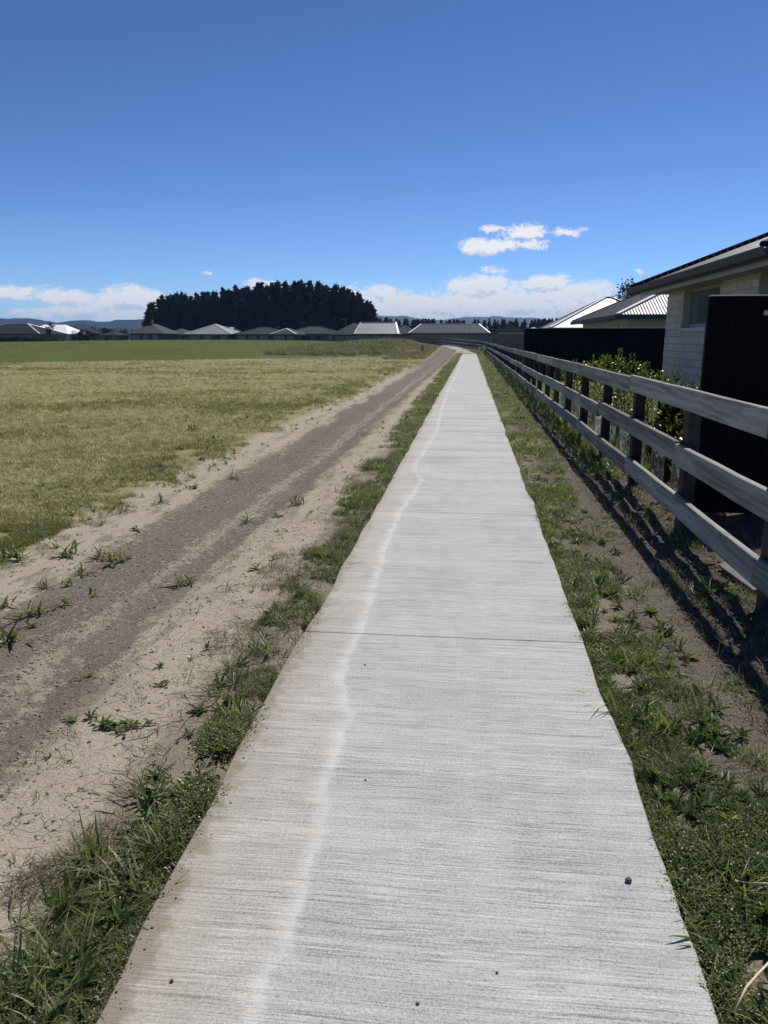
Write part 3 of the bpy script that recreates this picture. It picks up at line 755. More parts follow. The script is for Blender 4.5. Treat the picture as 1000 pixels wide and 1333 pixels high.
def near_house():
    root = empty('house', (6, 12.3, .15)); tag(root, 'pale brick house with charcoal roof at the right edge', 'house', 'houses behind the right hand fences')
    S = lambda mb: MBshift(mb, -6, -12.3, -.15)
    XW, YA, YB, ZT = 3.55, 9.6, 15.0, 2.43
    wb = MB()
    wins = [(11.95, 13.9, 1.80, 2.43), (9.75, 10.42, .9, 2.43)]     # y0, y1, z0, z1
    # wall core with the openings left out
    def ring(x0, x1):
        ys = sorted({YA, YB, *[w[0] for w in wins], *[w[1] for w in wins]})
        for a, b in zip(ys, ys[1:]):
            w = next((w for w in wins if w[0] <= a and b <= w[1]), None)
            if w is None: wb.box(x0, x1, a, b, -.1, ZT)
            else: wb.box(x0, x1, a, b, -.1, w[2])
    ring(XW + .012, XW + .2)
    wb.box(XW + .2, 12, YA + .02, YA + .2, -.1, ZT); wb.box(XW + .2, 12, YB - .2, YB - .02, -.1, ZT)
    wall = S(wb).build('wall', M['mortar'], root)
    # bricks: nearest 300 to the sight line singly, rest joined
    bl, bh, gap = .29, .11, .01
    specs = []
    c = 0; z = -.02
    while z + bh < ZT:
        y = YA + (c % 2) * -.15
        while y < YB:
            a, b = max(y, YA), min(y + bl, YB)
            pieces = [(a, b)]
            for w in wins:
                if z + bh > w[2] - .06 and z < w[3]:
                    nxt = []
                    for p, q in pieces:
                        if q <= w[0] or p >= w[1]: nxt.append((p, q)); continue
                        if p < w[0]: nxt.append((p, w[0]))
                        if q > w[1]: nxt.append((w[1], q))
                    pieces = nxt
            for p, q in pieces:
                if q - p > .04: specs.append((p, q, z))
            y += bl + gap
        z += bh + gap; c += 1
    def seen(s_):
        p, q, z_ = s_
        return (0 if (z_ > 1.9 or (q > 12.2 and z_ > .6)) else 1, -z_)
    specs.sort(key=seen)
    base = {}
    rest = MB()
    for i, (p, q, z_) in enumerate(specs):
        if i < 296:
            key = round(q - p, 3)
            if key not in base:
                mb = MB(); w = (q - p) / 2; e = .004
                mb.add([(0.012, -w, 0), (0.012, w, 0), (0.012, w, bh), (0.012, -w, bh), (0, -w + e, e), (0, w - e, e), (0, w - e, bh - e), (0, -w + e, bh - e)],
                       [(4, 7, 6, 5), (0, 4, 5, 1), (1, 5, 6, 2), (2, 6, 7, 3), (3, 7, 4, 0)])
                base[key] = mb.mesh('brick', [M['brick_pale']])
            o = meshobj('brick', base[key], None, wall)
            o.location = (XW - random.uniform(0, .003) - 6, (p + q) / 2 - 12.3, z_ - .15)
        else: rest.box(XW, XW + .011, p, q, z_, z_ + bh)
    if rest.v: o = S(rest).build('brickwork', M['brick_pale'], wall); o['kind'] = 'stuff'
    for i, w in enumerate(wins):
        y0, y1, z0, z1 = w
        fb = MB(); fx = XW + .10
        fb.box(fx, fx + .06, y0 + .002, y0 + .06, z0 + .002, z1); fb.box(fx, fx + .06, y1 - .06, y1 - .002, z0 + .002, z1); fb.box(fx, fx + .06, y0 + .06, y1 - .06, z0 + .002, z0 + .06); fb.box(fx, fx + .06, y0 + .06, y1 - .06, z1 - .05, z1 - .002)
        wo = S(fb).build('window', M['frame_grey'], root)
        pb = MB(); pb.box(fx + .02, fx + .035, y0 + .06, y1 - .06, z0 + .06, z1 - .05); S(pb).build('pane', M['frosted_glass'], wo)
        sb = MB(); sb.box(XW - .035, XW + .1, y0 - .02, y1 + .02, z0 - .055, z0 - .002); S(sb).build('sill', M['brick_pale'], wo)
    # roof, gutters, fascia, soffit
    X0, Y0, Y1, ZE = 3.06, 8.75, 15.6, 2.56
    rb, A, B_, zr = hip_roof(X0, X0 + 11, Y0, Y1, ZE, R(21.5), .085, .03); ro = S(rb).build('roof', M['roof_near'], root)
    for mb in ridge_caps(X0, X0 + 11, Y0, Y1, ZE, A, B_, .10): S(mb).build('ridge_cap', M['roof_charcoal'], ro)
    # rivets along the far hip, as in the picture
    rv = MB(); a = Vector((X0, Y1, ZE)); b = Vector(A)
    for i in range(2, 40):
        p = a.lerp(b, i / 40); q = p + Vector((-.055, -.1, .045)); rv.box(q.x - .008, q.x + .008, q.y - .008, q.y + .008, q.z - .03, q.z + .012)
    S(rv).build('rivets', M['ridge_pale'], ro)
    def gutter(pts):
        mb = MB()
        prof = [(0, 0), (0, -.12), (-.10, -.12), (-.125, -.02), (-.125, 0), (-.115, 0), (-.092, -.108), (-.008, -.108)]
        return mb, prof
    mb = MB()
    for (fixed, a0, a1, ax, sg) in ((X0, Y0 - .12, Y1 + .12, 'y', -1), (Y0, X0 + .001, X0 + 11, 'x', -1), (Y1, X0 + .001, X0 + 11, 'x', 1)):
        prof = [(0.0, 0.0), (0.0, -.085), (.08, -.085), (.115, -.022), (.115, .005), (.103, .005), (.103, -.02), (.074, -.074), (.012, -.074), (.012, 0.0)]
        vs_ = []
        for e in (a0, a1):
            for p, q in prof:
                if ax == 'y': vs_.append((fixed + sg * p, e, ZE + q - .01))
                else: vs_.append((e, fixed + sg * p, ZE + q - .01))
        n = len(prof); mb.add(vs_, [(i, (i + 1) % n, n + (i + 1) % n, n + i) for i in range(n)] + [tuple(range(n)), tuple(range(2 * n - 1, n - 1, -1))])
    S(mb).build('gutter', M['gutter_steel'], root)
    fb = MB(); fb.box(X0 + .004, X0 + .03, Y0 + .01, Y1 - .01, ZT + .02, ZE - .04); fb.box(X0 + .03, X0 + 11, Y1 - .035, Y1 - .012, ZT + .02, ZE - .04); fb.box(X0 + .03, X0 + 11, Y0 + .012, Y0 + .035, ZT + .02, ZE - .04)
    S(fb).build('fascia', M['gutter_steel'], root)
    fb = MB(); fb.box(X0 + .10, X0 + .13, Y0 + .1, Y1 - .1, ZT - .03, ZT + .035); S(fb).build('frieze_board', M['fascia_pale'], root)
    sb = MB(); sb.box(X0 + .03, X0 + .099, Y0 + .03, Y1 - .04, ZT + .045, ZT + .06); sb.box(X0 + .131, XW + .4, Y0 + .1, Y1 - .1, ZT + .002, ZT + .02); sb.box(X0 + .131, 12, Y1 - .6, Y1 - .1, ZT + .022, ZT + .03)
    S(sb).build('soffit', M['soffit'], root)
near_house()

# ------------------------------------------------------------------ fences
def rail_fence():
    root = empty('rail_fence', (1.72, 2, 0)); tag(root, 'weathered grey three rail timber fence running along the right of the path', 'fence')
    off = Vector((1.72, 2, 0))
    # post positions: straight run then the far corner turning left
    run = [(1.80, y) for y in [2.55, 4.56] + [6.5 + 1.985 * i for i in range(45)]]
    run = [p for p in run if p[1] < 93.5]
    corner = run[-1]
    farend = Vector((-6.0, 128.0)); d = farend - Vector(corner); n = int(d.length / 2.4)
    far = [tuple(Vector(corner) + d * (i / n)) for i in range(1, n + 1)]
    posts = run + far
    pm = []
    for _ in range(3):
        mb = MB(); mb.beam((-.55, 0, 0), (1.16, 0, 0), .125, .105, .007, jit=.004, seg=4); pm.append(mb.mesh('post', [M['post_timber']]))
    def gzf(p): return .0 if p[1] < 95 else float(hz(p[0], p[1])) + .03
    for i, p in enumerate(posts):
        o = meshobj('post', pm[i % 3], None, root)
        o.rotation_euler = (random.uniform(-.012, .012), -math.pi / 2 + random.uniform(-.012, .012), random.uniform(-.05, .05))
        o.location = Vector((p[0] + random.uniform(-.008, .008), p[1], gzf(p) + random.uniform(0, .05))) - off
    heights = [(.298, .172), (.715, .165), (1.148, .172)]
    rm = []
    for _ in range(6):
        mb = MB(); mb.beam((0, 0, 0), (1, 0, 0), .045, .168, .005, jit=.0022, seg=8); rm.append(mb.mesh('rail', [M['weathered_timber']]))
    for r, (h, hh) in enumerate(heights):
        # each rail spans two bays; joints staggered like the photo (joints over posts)
        idx = [0] + list(range(1 + (r % 2), len(run), 2))
        if idx[-1] != len(run) - 1: idx.append(len(run) - 1)
        for a, b in zip(idx, idx[1:]):
            if a == b: continue
            p, q = run[a], run[b]
            ln = q[1] - p[1] - random.uniform(.006, .016)
            o = meshobj('rail', rm[random.randrange(6)], None, root)
            o.scale = (ln, 1, 1); o.rotation_euler = (random.uniform(-.02, .02), random.uniform(-.005, .005), math.pi / 2 + random.uniform(-.002, .002))
            o.location = Vector((1.71 + random.uniform(-.005, .005), p[1] + .003, h + random.uniform(-.016, .016))) - off
        if r == 0: nb = MB()
        for p in run[:14]:
            for dz in (-.045, .045):
                for dy in (-.03, .03):
                    a, b, c = 1.6855, p[1] + dy + random.uniform(-.006, .006) - 2, h + dz + random.uniform(-.01, .01)
                    nb.beam((a - 1.72, b, c), (a - 1.72 + .012, b, c), .011, .011, .002)
        ends = [corner] + far
        for p, q in zip(ends[::2], ends[2::2]):
            o = meshobj('rail', rm[random.randrange(6)], None, root)
            v = Vector((q[0] - p[0], q[1] - p[1], gzf(q) - gzf(p)))
            o.scale = (v.length - .006, 1, 1); o.rotation_euler = (0, -math.atan2(v.z, math.hypot(v.x, v.y)), math.atan2(v.y, v.x))
            nrm = Vector((-v.y, v.x, 0)).normalized() * .085
            o.location = Vector((p[0], p[1], gzf(p) + h)) + nrm - off
    nb.build('nails', M['rust'], root)
rail_fence()

def steel_fence(label, xa, xb, y, z0, z1, bay=2.35, group='black steel fences of the sections'):
    root = empty('steel_fence', (xa, y, z0)); tag(root, label, 'fence', group)
    n = max(1, round((xb - xa) / bay)); w = (xb - xa) / n
    pb = MB()      # folded sheet with trapezoid ribs, one bay
    prof = []; x = .03
    pitch = (w - .06) / 12
    for i in range(12):
        prof += [(x, 0), (x + pitch * .60, 0), (x + pitch * .72, -.022), (x + pitch * .88, -.022)]; x += pitch
    prof.append((w - .03, 0))
    V = []; F = []
    for (px, py) in prof: V += [(px, py, .06), (px, py, z1 - z0 - .05)]
    for i in range(len(prof) - 1): F.append((2 * i, 2 * i + 2, 2 * i + 3, 2 * i + 1))
    V2 = [(a, b + .004, c) for a, b, c in V]; k0 = len(V)
    pb.add(V + V2, F + [tuple(j + k0 for j in reversed(f)) for f in F])
    pm = pb.mesh('panel', [M['dark_fence_steel']])
    rb = MB(); rb.beam((.03, 0, z1 - z0 - .035), (w - .03, 0, z1 - z0 - .035), .05, .05, .006); rm = rb.mesh('top_rail', [M['dark_fence_steel']])
    cb = MB(); cb.beam((-.02, 0, z1 - z0 - .004), (w - .021, 0, z1 - z0 - .004), .07, .009, .002); cm = cb.mesh('cap', [M['cap_pale']])
    bb = MB(); bb.beam((.03, 0, .04), (w - .03, 0, .04), .04, .06, .006); bm_ = bb.mesh('bottom_rail', [M['dark_fence_steel']])
    sb = MB(); sb.beam((0, 0, -.3), (0, 0, z1 - z0 - .012), .058, .058, .006, up=(0, 1, 0)); sm = sb.mesh('post', [M['dark_fence_steel']])
    for i in range(n):
        for nm, me in (('panel', pm), ('top_rail', rm), ('cap', cm), ('bottom_rail', bm_)):
            o = meshobj(nm, me, None, root); o.location = (i * w, 0, 0)
    for i in range(n + 1):
        o = meshobj('post', sm, None, root); o.location = (i * w, 0, 0)
    return root
fa = steel_fence('black steel fence nearest the viewer at the right edge', 2.02, 11.4, 7.0, .1, 1.985)
mb = MB(); mb.box(.42, .60, -.045, -.026, 1.72, 1.76); mb.build('bracket', M['cap_pale'], fa)
steel_fence('long black steel fence beyond the shrubs behind the rail fence', 1.98, 11.4, 29.5, .1, 2.0)
# side run of black fence going away from the near fence, behind the shrubs

def paling_fence(label, p0, p1, z0, h, cap=True, group='grey timber paling fences'):
    p0, p1 = Vector(p0), Vector(p1); d = p1 - p0; ang = math.atan2(d.y, d.x); Ln = d.length
    root = empty('paling_fence', (p0.x, p0.y, z0), ang); tag(root, label, 'fence', group)
    n = max(1, round(Ln / 2.4)); w = Ln / n
    pb = MB(); x = .0
    while x < w - .05:
        hh = h + random.uniform(-.015, .01); pb.box(x + .004, min(x + .148, w), -.02 - random.uniform(0, .008), 0, 0, hh); x += .15
    me = pb.mesh('paling_panel', [M['paling']])
    rb = MB(); rb.box(0, w, .004, .05, .3, .4); rb.box(0, w, .004, .05, h - .35, h - .25); rm = rb.mesh('rail', [M['paling']])
    sb = MB(); sb.beam((0, .10, -.3), (0, .10, h - .05), .09, .09, .008, up=(0, 1, 0)); sm = sb.mesh('post', [M['paling']])
    cb = MB(); cb.box(0, w, -.05, .05, h + .015, h + .05); cm = cb.mesh('cap', [M['ridge_pale']])
    for i in range(n):
        for nm, q in (('paling_panel', me), ('rail', rm)) + ((('cap', cm),) if cap else ()):
            o = meshobj(nm, q, None, root); o.location = (i * w, 0, 0)
    for i in range(n + 1): o = meshobj('post', sm, None, root); o.location = (i * w, 0, 0)
paling_fence('grey paling fence with a pale cap left of the long black fence', (2.05, 60, 0), (9, 60, 0), .05, 1.93)
paling_fence('long grey paling fence in front of the house where the path ends', (-19, 142, 0), (3.6, 140, 0), .15, 1.85, False)

def shed():
    root = empty('garden_shed', (4.2, 82, 0)); tag(root, 'grey gabled shed behind the capped paling fence', 'shed')
    w = 2.05; h = 2.05; a = 3.05
    mb = MB(); mb.add([(-w, 0, 0), (w, 0, 0), (w, 0, h), (0, 0, a), (-w, 0, h), (-w, 5, 0), (w, 5, 0), (w, 5, h), (0, 5, a), (-w, 5, h)], [(0, 1, 2, 3, 4), (9, 8, 7, 6, 5), (0, 4, 9, 5), (1, 6, 7, 2)]); mb.build('wall', M['paling'], root)
    for s_ in (-1, 1):
        rb = MB(); rb.add([(0, -.15, a + .07), (s_ * (w + .2), -.15, h - .03), (s_ * (w + .2), 5.2, h - .03), (0, 5.2, a + .07), (0, -.15, a + .02), (s_ * (w + .2), -.15, h - .08), (s_ * (w + .2), 5.2, h - .08), (0, 5.2, a + .02)], [(0, 1, 2, 3), (4, 7, 6, 5), (0, 4, 5, 1), (1, 5, 6, 2), (2, 6, 7, 3)])
        rb.build('roof', M['roof_slate'], root)
    db = MB(); db.box(-.5, .5, -.03, -.003, 0, 1.95); db.build('door', M['grey_wall'], root)
shed()

def low_gate():
    root = empty('low_gate', (2.75, 9.3, .1)); tag(root, 'low dark garden gate with a pale post between near fence and brick wall', 'gate')
    x0 = atY(888, 506, 9.3)[0]; x1 = atY(915, 506, 9.3)[0]
    ox = x0 - .25; z = 1.63 - 66 * .975 * 9.3 / 1000
    o_ = lambda mb: MBshift(mb, -2.75, -9.3, -.1)
    b = MB(); b.box(ox, x1, 9.3, 9.33, .12, z); o_(b).build('panel', M['dark_fence_steel'], root)
    b = MB(); b.beam((ox, 9.315, z), (x1, 9.315, z), .06, .05, .006); o_(b).build('top_rail', M['dark_fence_steel'], root)
    b = MB(); b.beam((x1 + .045, 9.3, -.2), (x1 + .045, 9.3, z + .02), .07, .07, .006, up=(0, 1, 0)); p = o_(b).build('post', M['fascia_pale'], root)
    b = MB(); b.box(x1 - .0, x1 + .09, 9.25, 9.35, z + .024, z + .13); o_(b).build('post_cap', M['dark_fence_steel'], p)
low_gate()

# ------------------------------------------------------------------ trees
def spray_mesh(name, centers, size, mats, tri=False):
    """many small leaf-sized faces at the given centres"""
    n = len(centers); c = np.asarray(centers, float)
    a = rng.normal(size=(n, 3)); a /= np.linalg.norm(a, axis=1)[:, None]
    b = rng.normal(size=(n, 3)); b -= a * (a * b).sum(1)[:, None]; b /= np.linalg.norm(b, axis=1)[:, None]
    s = (np.asarray(size) * rng.uniform(.6, 1.3, n))[:, None]
    V = np.stack([c - a * s, c + b * s * .5, c + a * s, c - b * s * .5], 1).reshape(-1, 3)
    F = np.arange(4 * n).reshape(n, 4)
    me = bpy.data.meshes.new(name); me.from_pydata(V.tolist(), [], F.tolist()); me.update()
    for m_ in mats: me.materials.append(m_)
    return me

def pine_crown(seed, n=2600):
    r = np.random.default_rng(seed)
    pts = []
    H = 1.0; lean = r.uniform(-.02, .02, 2)
    nb = 70
    for i in range(nb):
        t = .12 + .88 * (i + r.uniform(0, 1)) / nb
        az = r.uniform(0, 2 * math.pi)
        L = (.255 * (1 - t) ** .80 + .005) * r.uniform(.5, 1.3)
        m_ = int(12 + 52 * L / .2)
        q = r.uniform(0.1, 1, m_) ** .7
        zz = t + q * L * r.uniform(.05, .55) + r.normal(0, .010, m_)
        pts.append(np.stack([np.cos(az) * q * L + r.normal(0, .014, m_) + lean[0] * t, np.sin(az) * q * L + r.normal(0, .014, m_) + lean[1] * t, zz], 1))
    lead = np.linspace(.86, 1.03, 14); pts.append(np.stack([r.normal(0, .004, 14), r.normal(0, .004, 14), lead], 1))
    p = np.concatenate(pts)
    return spray_mesh('crown', p, .024, [M['needle']])
PINE_CROWNS = [pine_crown(40 + i) for i in range(6)]
tb = MB(); tb.tube([(0, 0, -.03), (0, 0, .3), (0, 0, .9)], [.018, .013, .004], 7); PINE_TRUNK = tb.mesh('trunk', [M['bark']])

def pines():
    prof = [(184, 404), (192, 397), (205, 388), (222, 378), (250, 382), (290, 375), (330, 369), (360, 366), (400, 366), (430, 369), (455, 375), (470, 381), (483, 391), (492, 404)]
    pu = [p[0] for p in prof]; pv = [p[1] for p in prof]
    k = 0
    first = {}
    for row, (Y, n, drop) in enumerate(((205, 34, 0), (214, 32, 2), (224, 30, 1), (236, 22, 3))):
        for i in range(n):
            u = 188 + (490 - 188) * (i + .5 + random.uniform(-.42, .42)) / n
            v = np.interp(u, pu, pv) + random.choice([0, 1, 2, 4, 6, 9]) + drop * random.uniform(0, 1.5)
            x, y, zt = atY(u, v, Y + random.uniform(-3, 3))
            h = zt - .2
            t = empty('pine_tree', (x, y, .2), random.uniform(0, 6.28))
            side = 'leftmost' if (row == 0 and i == 0) else None
            lab = 'tall dark pine in the dense belt behind the far houses'
            if row == 0 and i < 2: lab = ('leftmost pine, lower and bushier than the belt, beside the pyramid roofed house', 'second pine from the left end of the dark belt')[i]
            if row == 0 and i == n - 1: lab = 'lowest pine closing the right end of the dark belt above the silver roof'
            tag(t, lab, 'tree', 'pines in the dark belt behind the houses')
            kk = k % 6; wd = random.uniform(.85, 1.25)
            o = meshobj('crown', PINE_CROWNS[kk], None, t); o.scale = (h * wd, h * wd, h)
            o = meshobj('trunk', PINE_TRUNK, None, t); o.scale = (h, h, h)
            k += 1
pines()

def blob_crown(r, n, rx, rz, clumps, size, m_, name='crown'):
    pts = []
    for _ in range(clumps):
        a = r.uniform(0, 2 * math.pi); q = math.sqrt(r.uniform(0, 1)); z = r.uniform(-1, 1)
        c = np.array([math.cos(a) * q * rx * .75, math.sin(a) * q * rx * .75, z * rz * .8])
        c *= 1.0
        pts.append(c + r.normal(0, 1, (n // clumps, 3)) * np.array([rx, rx, rz]) * .2)
    return spray_mesh(name, np.concatenate(pts), size, [m_])

def tree(label, x, y, z, h, rx, m_, n=1400, clumps=16, size=.16, trunk_frac=.35, name='tree', group=None, seed=1):
    r = np.random.default_rng(seed)
    t = empty(name, (x, y, z)); tag(t, label, 'tree', group)
    th = h * trunk_frac; rz = (h - th) / 2
    o = meshobj('crown', blob_crown(r, n, rx, rz, clumps, size, m_), None, t); o.location = (0, 0, th + rz)
    mb = MB(); mb.tube([(0, 0, -.2), (0.03, 0, th), (.06, .05, h * .8)], [h * .022, h * .016, h * .005], 7)
    for i in range(5):
        a = r.uniform(0, 6.28); b = th + r.uniform(0, .5) * (h - th)
        mb.tube([(0.03, 0, b), (math.cos(a) * rx * .6, math.sin(a) * rx * .6, b + rz * .6)], [h * .009, h * .003], 5)
    mb.build('trunk', M['bark'], t)
x, y, z = atY(66, 446, 160); tree('thin airy dark tree in front of the dazzling white roof', x, y, .7, 4.3, 1.15, M['tree_green'], 320, 14, .2, .3, seed=3)
x, y, z = atY(103, 446, 165); tree('round dark bush tree left of its lighter neighbour by the white roofs', x, y, .7, 2.6, 1.6, M['tree_green'], 900, 12, .2, .1, seed=4)
x, y, z = atY(118, 446, 163); tree('taller bushy green tree right of the small white roof', x, y, .7, 3.1, 1.5, M['tree_green'], 900, 12, .2, .15, seed=5)
x, y, z = atY(138, 440, 230); tree('distant dark tree behind the low charcoal roof', x, y, .3, 4.0, 2.4, M['needle'], 700, 10, .3, .1, seed=6)
x, y, z = atY(155, 440, 225); tree('distant rounded tree left of the pyramid roofed house', x, y, .3, 3.2, 2.0, M['needle'], 700, 10, .3, .1, seed=7)
x, y, z = atY(803, 400, 75); tree('gum tree with open clumped foliage over the brick house roof', x + .6, y, .2, 6.6, 1.35, M['gum_green'], 900, 11, .14, .45, name='gum_tree', seed=11)

def hedge():
    r = np.random.default_rng(9)
    x0 = atY(-40, 440, 163)[0]; x1 = atY(74, 440, 163)[0]
    n = 5200
    p = np.stack([r.uniform(x0, x1, n), 163 + r.uniform(-.7, .7, n), .75 + r.uniform(0, 1, n) ** .8 * (1.15 + .25 * vn(np.linspace(0, 60, n), np.zeros(n), 3))], 1)
    p[:, 2] = .75 + r.uniform(0, 1, n) * (1.15 + .5 * vn(p[:, 0] * .6, p[:, 0] * 0, 3))
    o = meshobj('hedge', spray_mesh('hedge', p, .17, [M['tree_green']])); tag(o, 'low dark clipped hedge before the left edge houses', 'hedge')
hedge()

# ------------------------------------------------------------------ scatter
SRC = {}
def source(kind, meshes):
    col = bpy.data.collections.new('plants_' + kind)
    for i, me in enumerate(meshes):
        o = bpy.data.objects.new('%s_%02d' % (kind, i), me); col.objects.link(o)
    SRC[kind] = (col, len(meshes))

def scatter(name, label, cat, kind, pts, scl, tilt=.15, rotz=None, parent=None):
    pts = np.asarray(pts, float); n = len(pts)
    col, nv = SRC[kind]
    me = bpy.data.meshes.new(name); me.vertices.add(n); me.vertices.foreach_set('co', pts.ravel())
    rot = np.stack([rng.normal(0, tilt, n), rng.normal(0, tilt, n), rng.uniform(0, 6.283, n) if rotz is None else rotz], 1)
    a = me.attributes.new('rot', 'FLOAT_VECTOR', 'POINT'); a.data.foreach_set('vector', rot.ravel())
    a = me.attributes.new('scl', 'FLOAT', 'POINT'); a.data.foreach_set('value', np.broadcast_to(scl, (n,)).astype(float))
    a = me.attributes.new('idx', 'INT', 'POINT'); a.data.foreach_set('value', rng.integers(0, nv, n).astype(np.int32))
    o = meshobj(name, me)
    ng = bpy.data.node_groups.new('scatter_' + name, 'GeometryNodeTree')
    ng.interface.new_socket('Geometry', in_out='INPUT', socket_type='NodeSocketGeometry'); ng.interface.new_socket('Geometry', in_out='OUTPUT', socket_type='NodeSocketGeometry')
    k = NT(ng)
    gi = k.n('NodeGroupInput'); ci = k.n('GeometryNodeCollectionInfo', {'Collection': col, 'Separate Children': True, 'Reset Children': True})
    def at(nm, ty): return k.n('GeometryNodeInputNamedAttribute', {'Name': nm}, data_type=ty).outputs[0]
    er = k.n('FunctionNodeEulerToRotation', {0: at('rot', 'FLOAT_VECTOR')})
    ip = k.n('GeometryNodeInstanceOnPoints', {'Points': gi.outputs[0], 'Instance': ci.outputs[0], 'Pick Instance': True, 'Instance Index': at('idx', 'INT'), 'Rotation': er.outputs[0], 'Scale': at('scl', 'FLOAT')})
    go = k.n('NodeGroupOutput', {0: ip.outputs[0]})
    md = o.modifiers.new('scatter', 'NODES'); md.node_group = ng
    tag(o, label, cat, kind='stuff')
    return o

def blade(V, F, base, az, ln, w, lean, curl, seg=3, taper=.9):
    """one grass blade: a curved tapering strip"""
    b = len(V); d = np.array([math.cos(az), math.sin(az), 0]); sd_ = np.array([-d[1], d[0], 0])
    p = np.array(base, float); ang = lean
    for i in range(seg + 1):
        t = i / seg; ww = w * (1 - t ** 1.6 * taper) * .5
        if i == seg: V.append(tuple(p))
        else: V.append(tuple(p - sd_ * ww)); V.append(tuple(p + sd_ * ww))
        st = ln / seg; p = p + (d * math.sin(ang) + np.array([0, 0, math.cos(ang)])) * st; ang += curl / seg
    for i in range(seg - 1): q = b + 2 * i; F.append((q, q + 1, q + 3, q + 2))
    q = b + 2 * (seg - 1); F.append((q, q + 1, q + 2))

def leafv(V, F, base, az, ln, w, lean, curl, fold=.25, stalk=.0):
    """one broad leaf, folded along its midrib"""
    d = np.array([math.cos(az), math.sin(az), 0]); sd_ = np.array([-d[1], d[0], 0]); p = np.array(base, float); ang = lean
    prof = [.25, .8, 1.0, .75, 0]; b = len(V); n = len(prof)
    for i, q in enumerate(prof):
        up = np.array([-d[0] * math.cos(ang), -d[1] * math.cos(ang), math.sin(ang)])
        V.append(tuple(p)); V.append(tuple(p - sd_ * w * .5 * q + up * w * fold * q)); V.append(tuple(p + sd_ * w * .5 * q + up * w * fold * q))
        p = p + (d * math.sin(ang) + np.array([0, 0, math.cos(ang)])) * ln / (n - 1); ang += curl / (n - 1)
    for i in range(n - 1):
        a = b + 3 * i; F.append((a + 1, a, a + 3, a + 4)); F.append((a, a + 2, a + 5, a + 3))

def mk(V, F, m_, name='tuft'):
    me = bpy.data.meshes.new(name); me.from_pydata([tuple(map(float, v)) for v in V], [], F); me.update(); me.materials.append(m_); return me

def make_sources():
    U = random.uniform
    def tuft(n, ln, w, spread, m_, lean=(.1, .9), curl=(.2, 1.2)):
        V, F = [], []
        for _ in range(n):
            blade(V, F, (U(-spread, spread), U(-spread, spread), -.01), U(0, 6.28), ln * U(.5, 1.2), w * U(.7, 1.3), U(*lean), U(*curl))
        return mk(V, F, m_)
    def mat_plant(n, r, lf, m_, hgt=.06):
        V, F = [], []
        for _ in range(n):
            a = U(0, 6.28); q = math.sqrt(U(0, 1)) * r
            leafv(V, F, (math.cos(a) * q, math.sin(a) * q, U(.0, hgt) * (1 - .5 * q / r)), U(0, 6.28), lf * U(.6, 1.3), lf * U(.4, .65), U(.5, 1.5), U(-.2, .8), U(.05, .3))
        return mk(V, F, m_)
    def rosette(n, ln, w, m_, lean=(.5, 1.2)):
        V, F = [], []
        for i in range(n):
            leafv(V, F, (U(-.01, .01), U(-.01, .01), 0), i * 2.4 + U(-.3, .3), ln * U(.6, 1.15), w * U(.7, 1.2), U(*lean), U(.1, .9))
        return mk(V, F, m_)
    source('grass', [tuft(16, .085, .0055, .04, M['grass_green'], (.2, 1.3)) for _ in range(3)] + [tuft(14, .14, .0055, .04, M['grass_green']) for _ in range(2)])
    source('herb', [mat_plant(46, .085, .0135, M['weed_green'], .06) for _ in range(4)] + [mat_plant(30, .08, .02, M['grass_green'], .05) for _ in range(2)] + [rosette(9, .085, .016, M['weed_green']) for _ in range(2)])
    source('litter', [tuft(random.choice((1, 2, 3)), .07, .0028, .03, M['dead_blade'], (1.45, 1.6), (-.1, .15)) for _ in range(5)])
    source('dock', [rosette(11, .085, .016, M['dock_leaf'], (.5, 1.4)) for _ in range(3)] + [rosette(8, .06, .026, M['dock_leaf'], (.7, 1.4)) for _ in range(2)] + [tuft(22, .17, .0065, .035, M['grass_green'], (.15, 1.1)) for _ in range(2)])
    source('greyherb', [mat_plant(50, .08, .012, M['weed_grey'], .07) for _ in range(3)])
    source('straw', [tuft(14, .085, .0055, .06, M['straw_blade'], (1.2, 1.62), (0, .2)) for _ in range(5)] + [tuft(10, .06, .0055, .05, M['mown_green'], (.5, 1.35), (0, .6)) for _ in range(2)])
    source('mown', [tuft(12, .07, .006, .05, M['mown_green'], (.4, 1.3), (0, .7)) for _ in range(4)])
    source('dead', [tuft(12, .10, .004, .05, M['dead_blade'], (.6, 1.5), (0, .6)) for _ in range(4)])
    source('rough', [tuft(22, .34, .014, .14, M['mown_green'], (.1, .8), (.1, .8)) for _ in range(2)] + [tuft(20, .32, .014, .14, M['straw_blade'], (.1, .8), (.1, .8)) for _ in range(1)] + [mat_plant(50, .24, .09, M['weed_grey'], .22) for _ in range(2)])
    def rock(seed, m_):
        r = random.Random(seed); V = []; F = []
        for i in range(3):
            zz = (-.5, .25, .7)[i]; rr = (.8, 1.0, .55)[i]
            for j in range(6): t = j / 6 * 6.283; q = rr * r.uniform(.7, 1.2); V.append((math.cos(t) * q, math.sin(t) * q, zz + r.uniform(-.15, .15)))
        for i in range(2):
            for j in range(6): F.append((i * 6 + j, i * 6 + (j + 1) % 6, (i + 1) * 6 + (j + 1) % 6, (i + 1) * 6 + j))
        F.append(tuple(range(12, 18))); me = mk(V, F, m_, 'clod'); return me
    source('crumb', [rock(i, M['crumb']) for i in range(4)] + [rock(9 + i, M['clod_pale']) for i in range(2)])
    source('clod', [rock(20 + i, M['clod']) for i in range(5)])
make_sources()

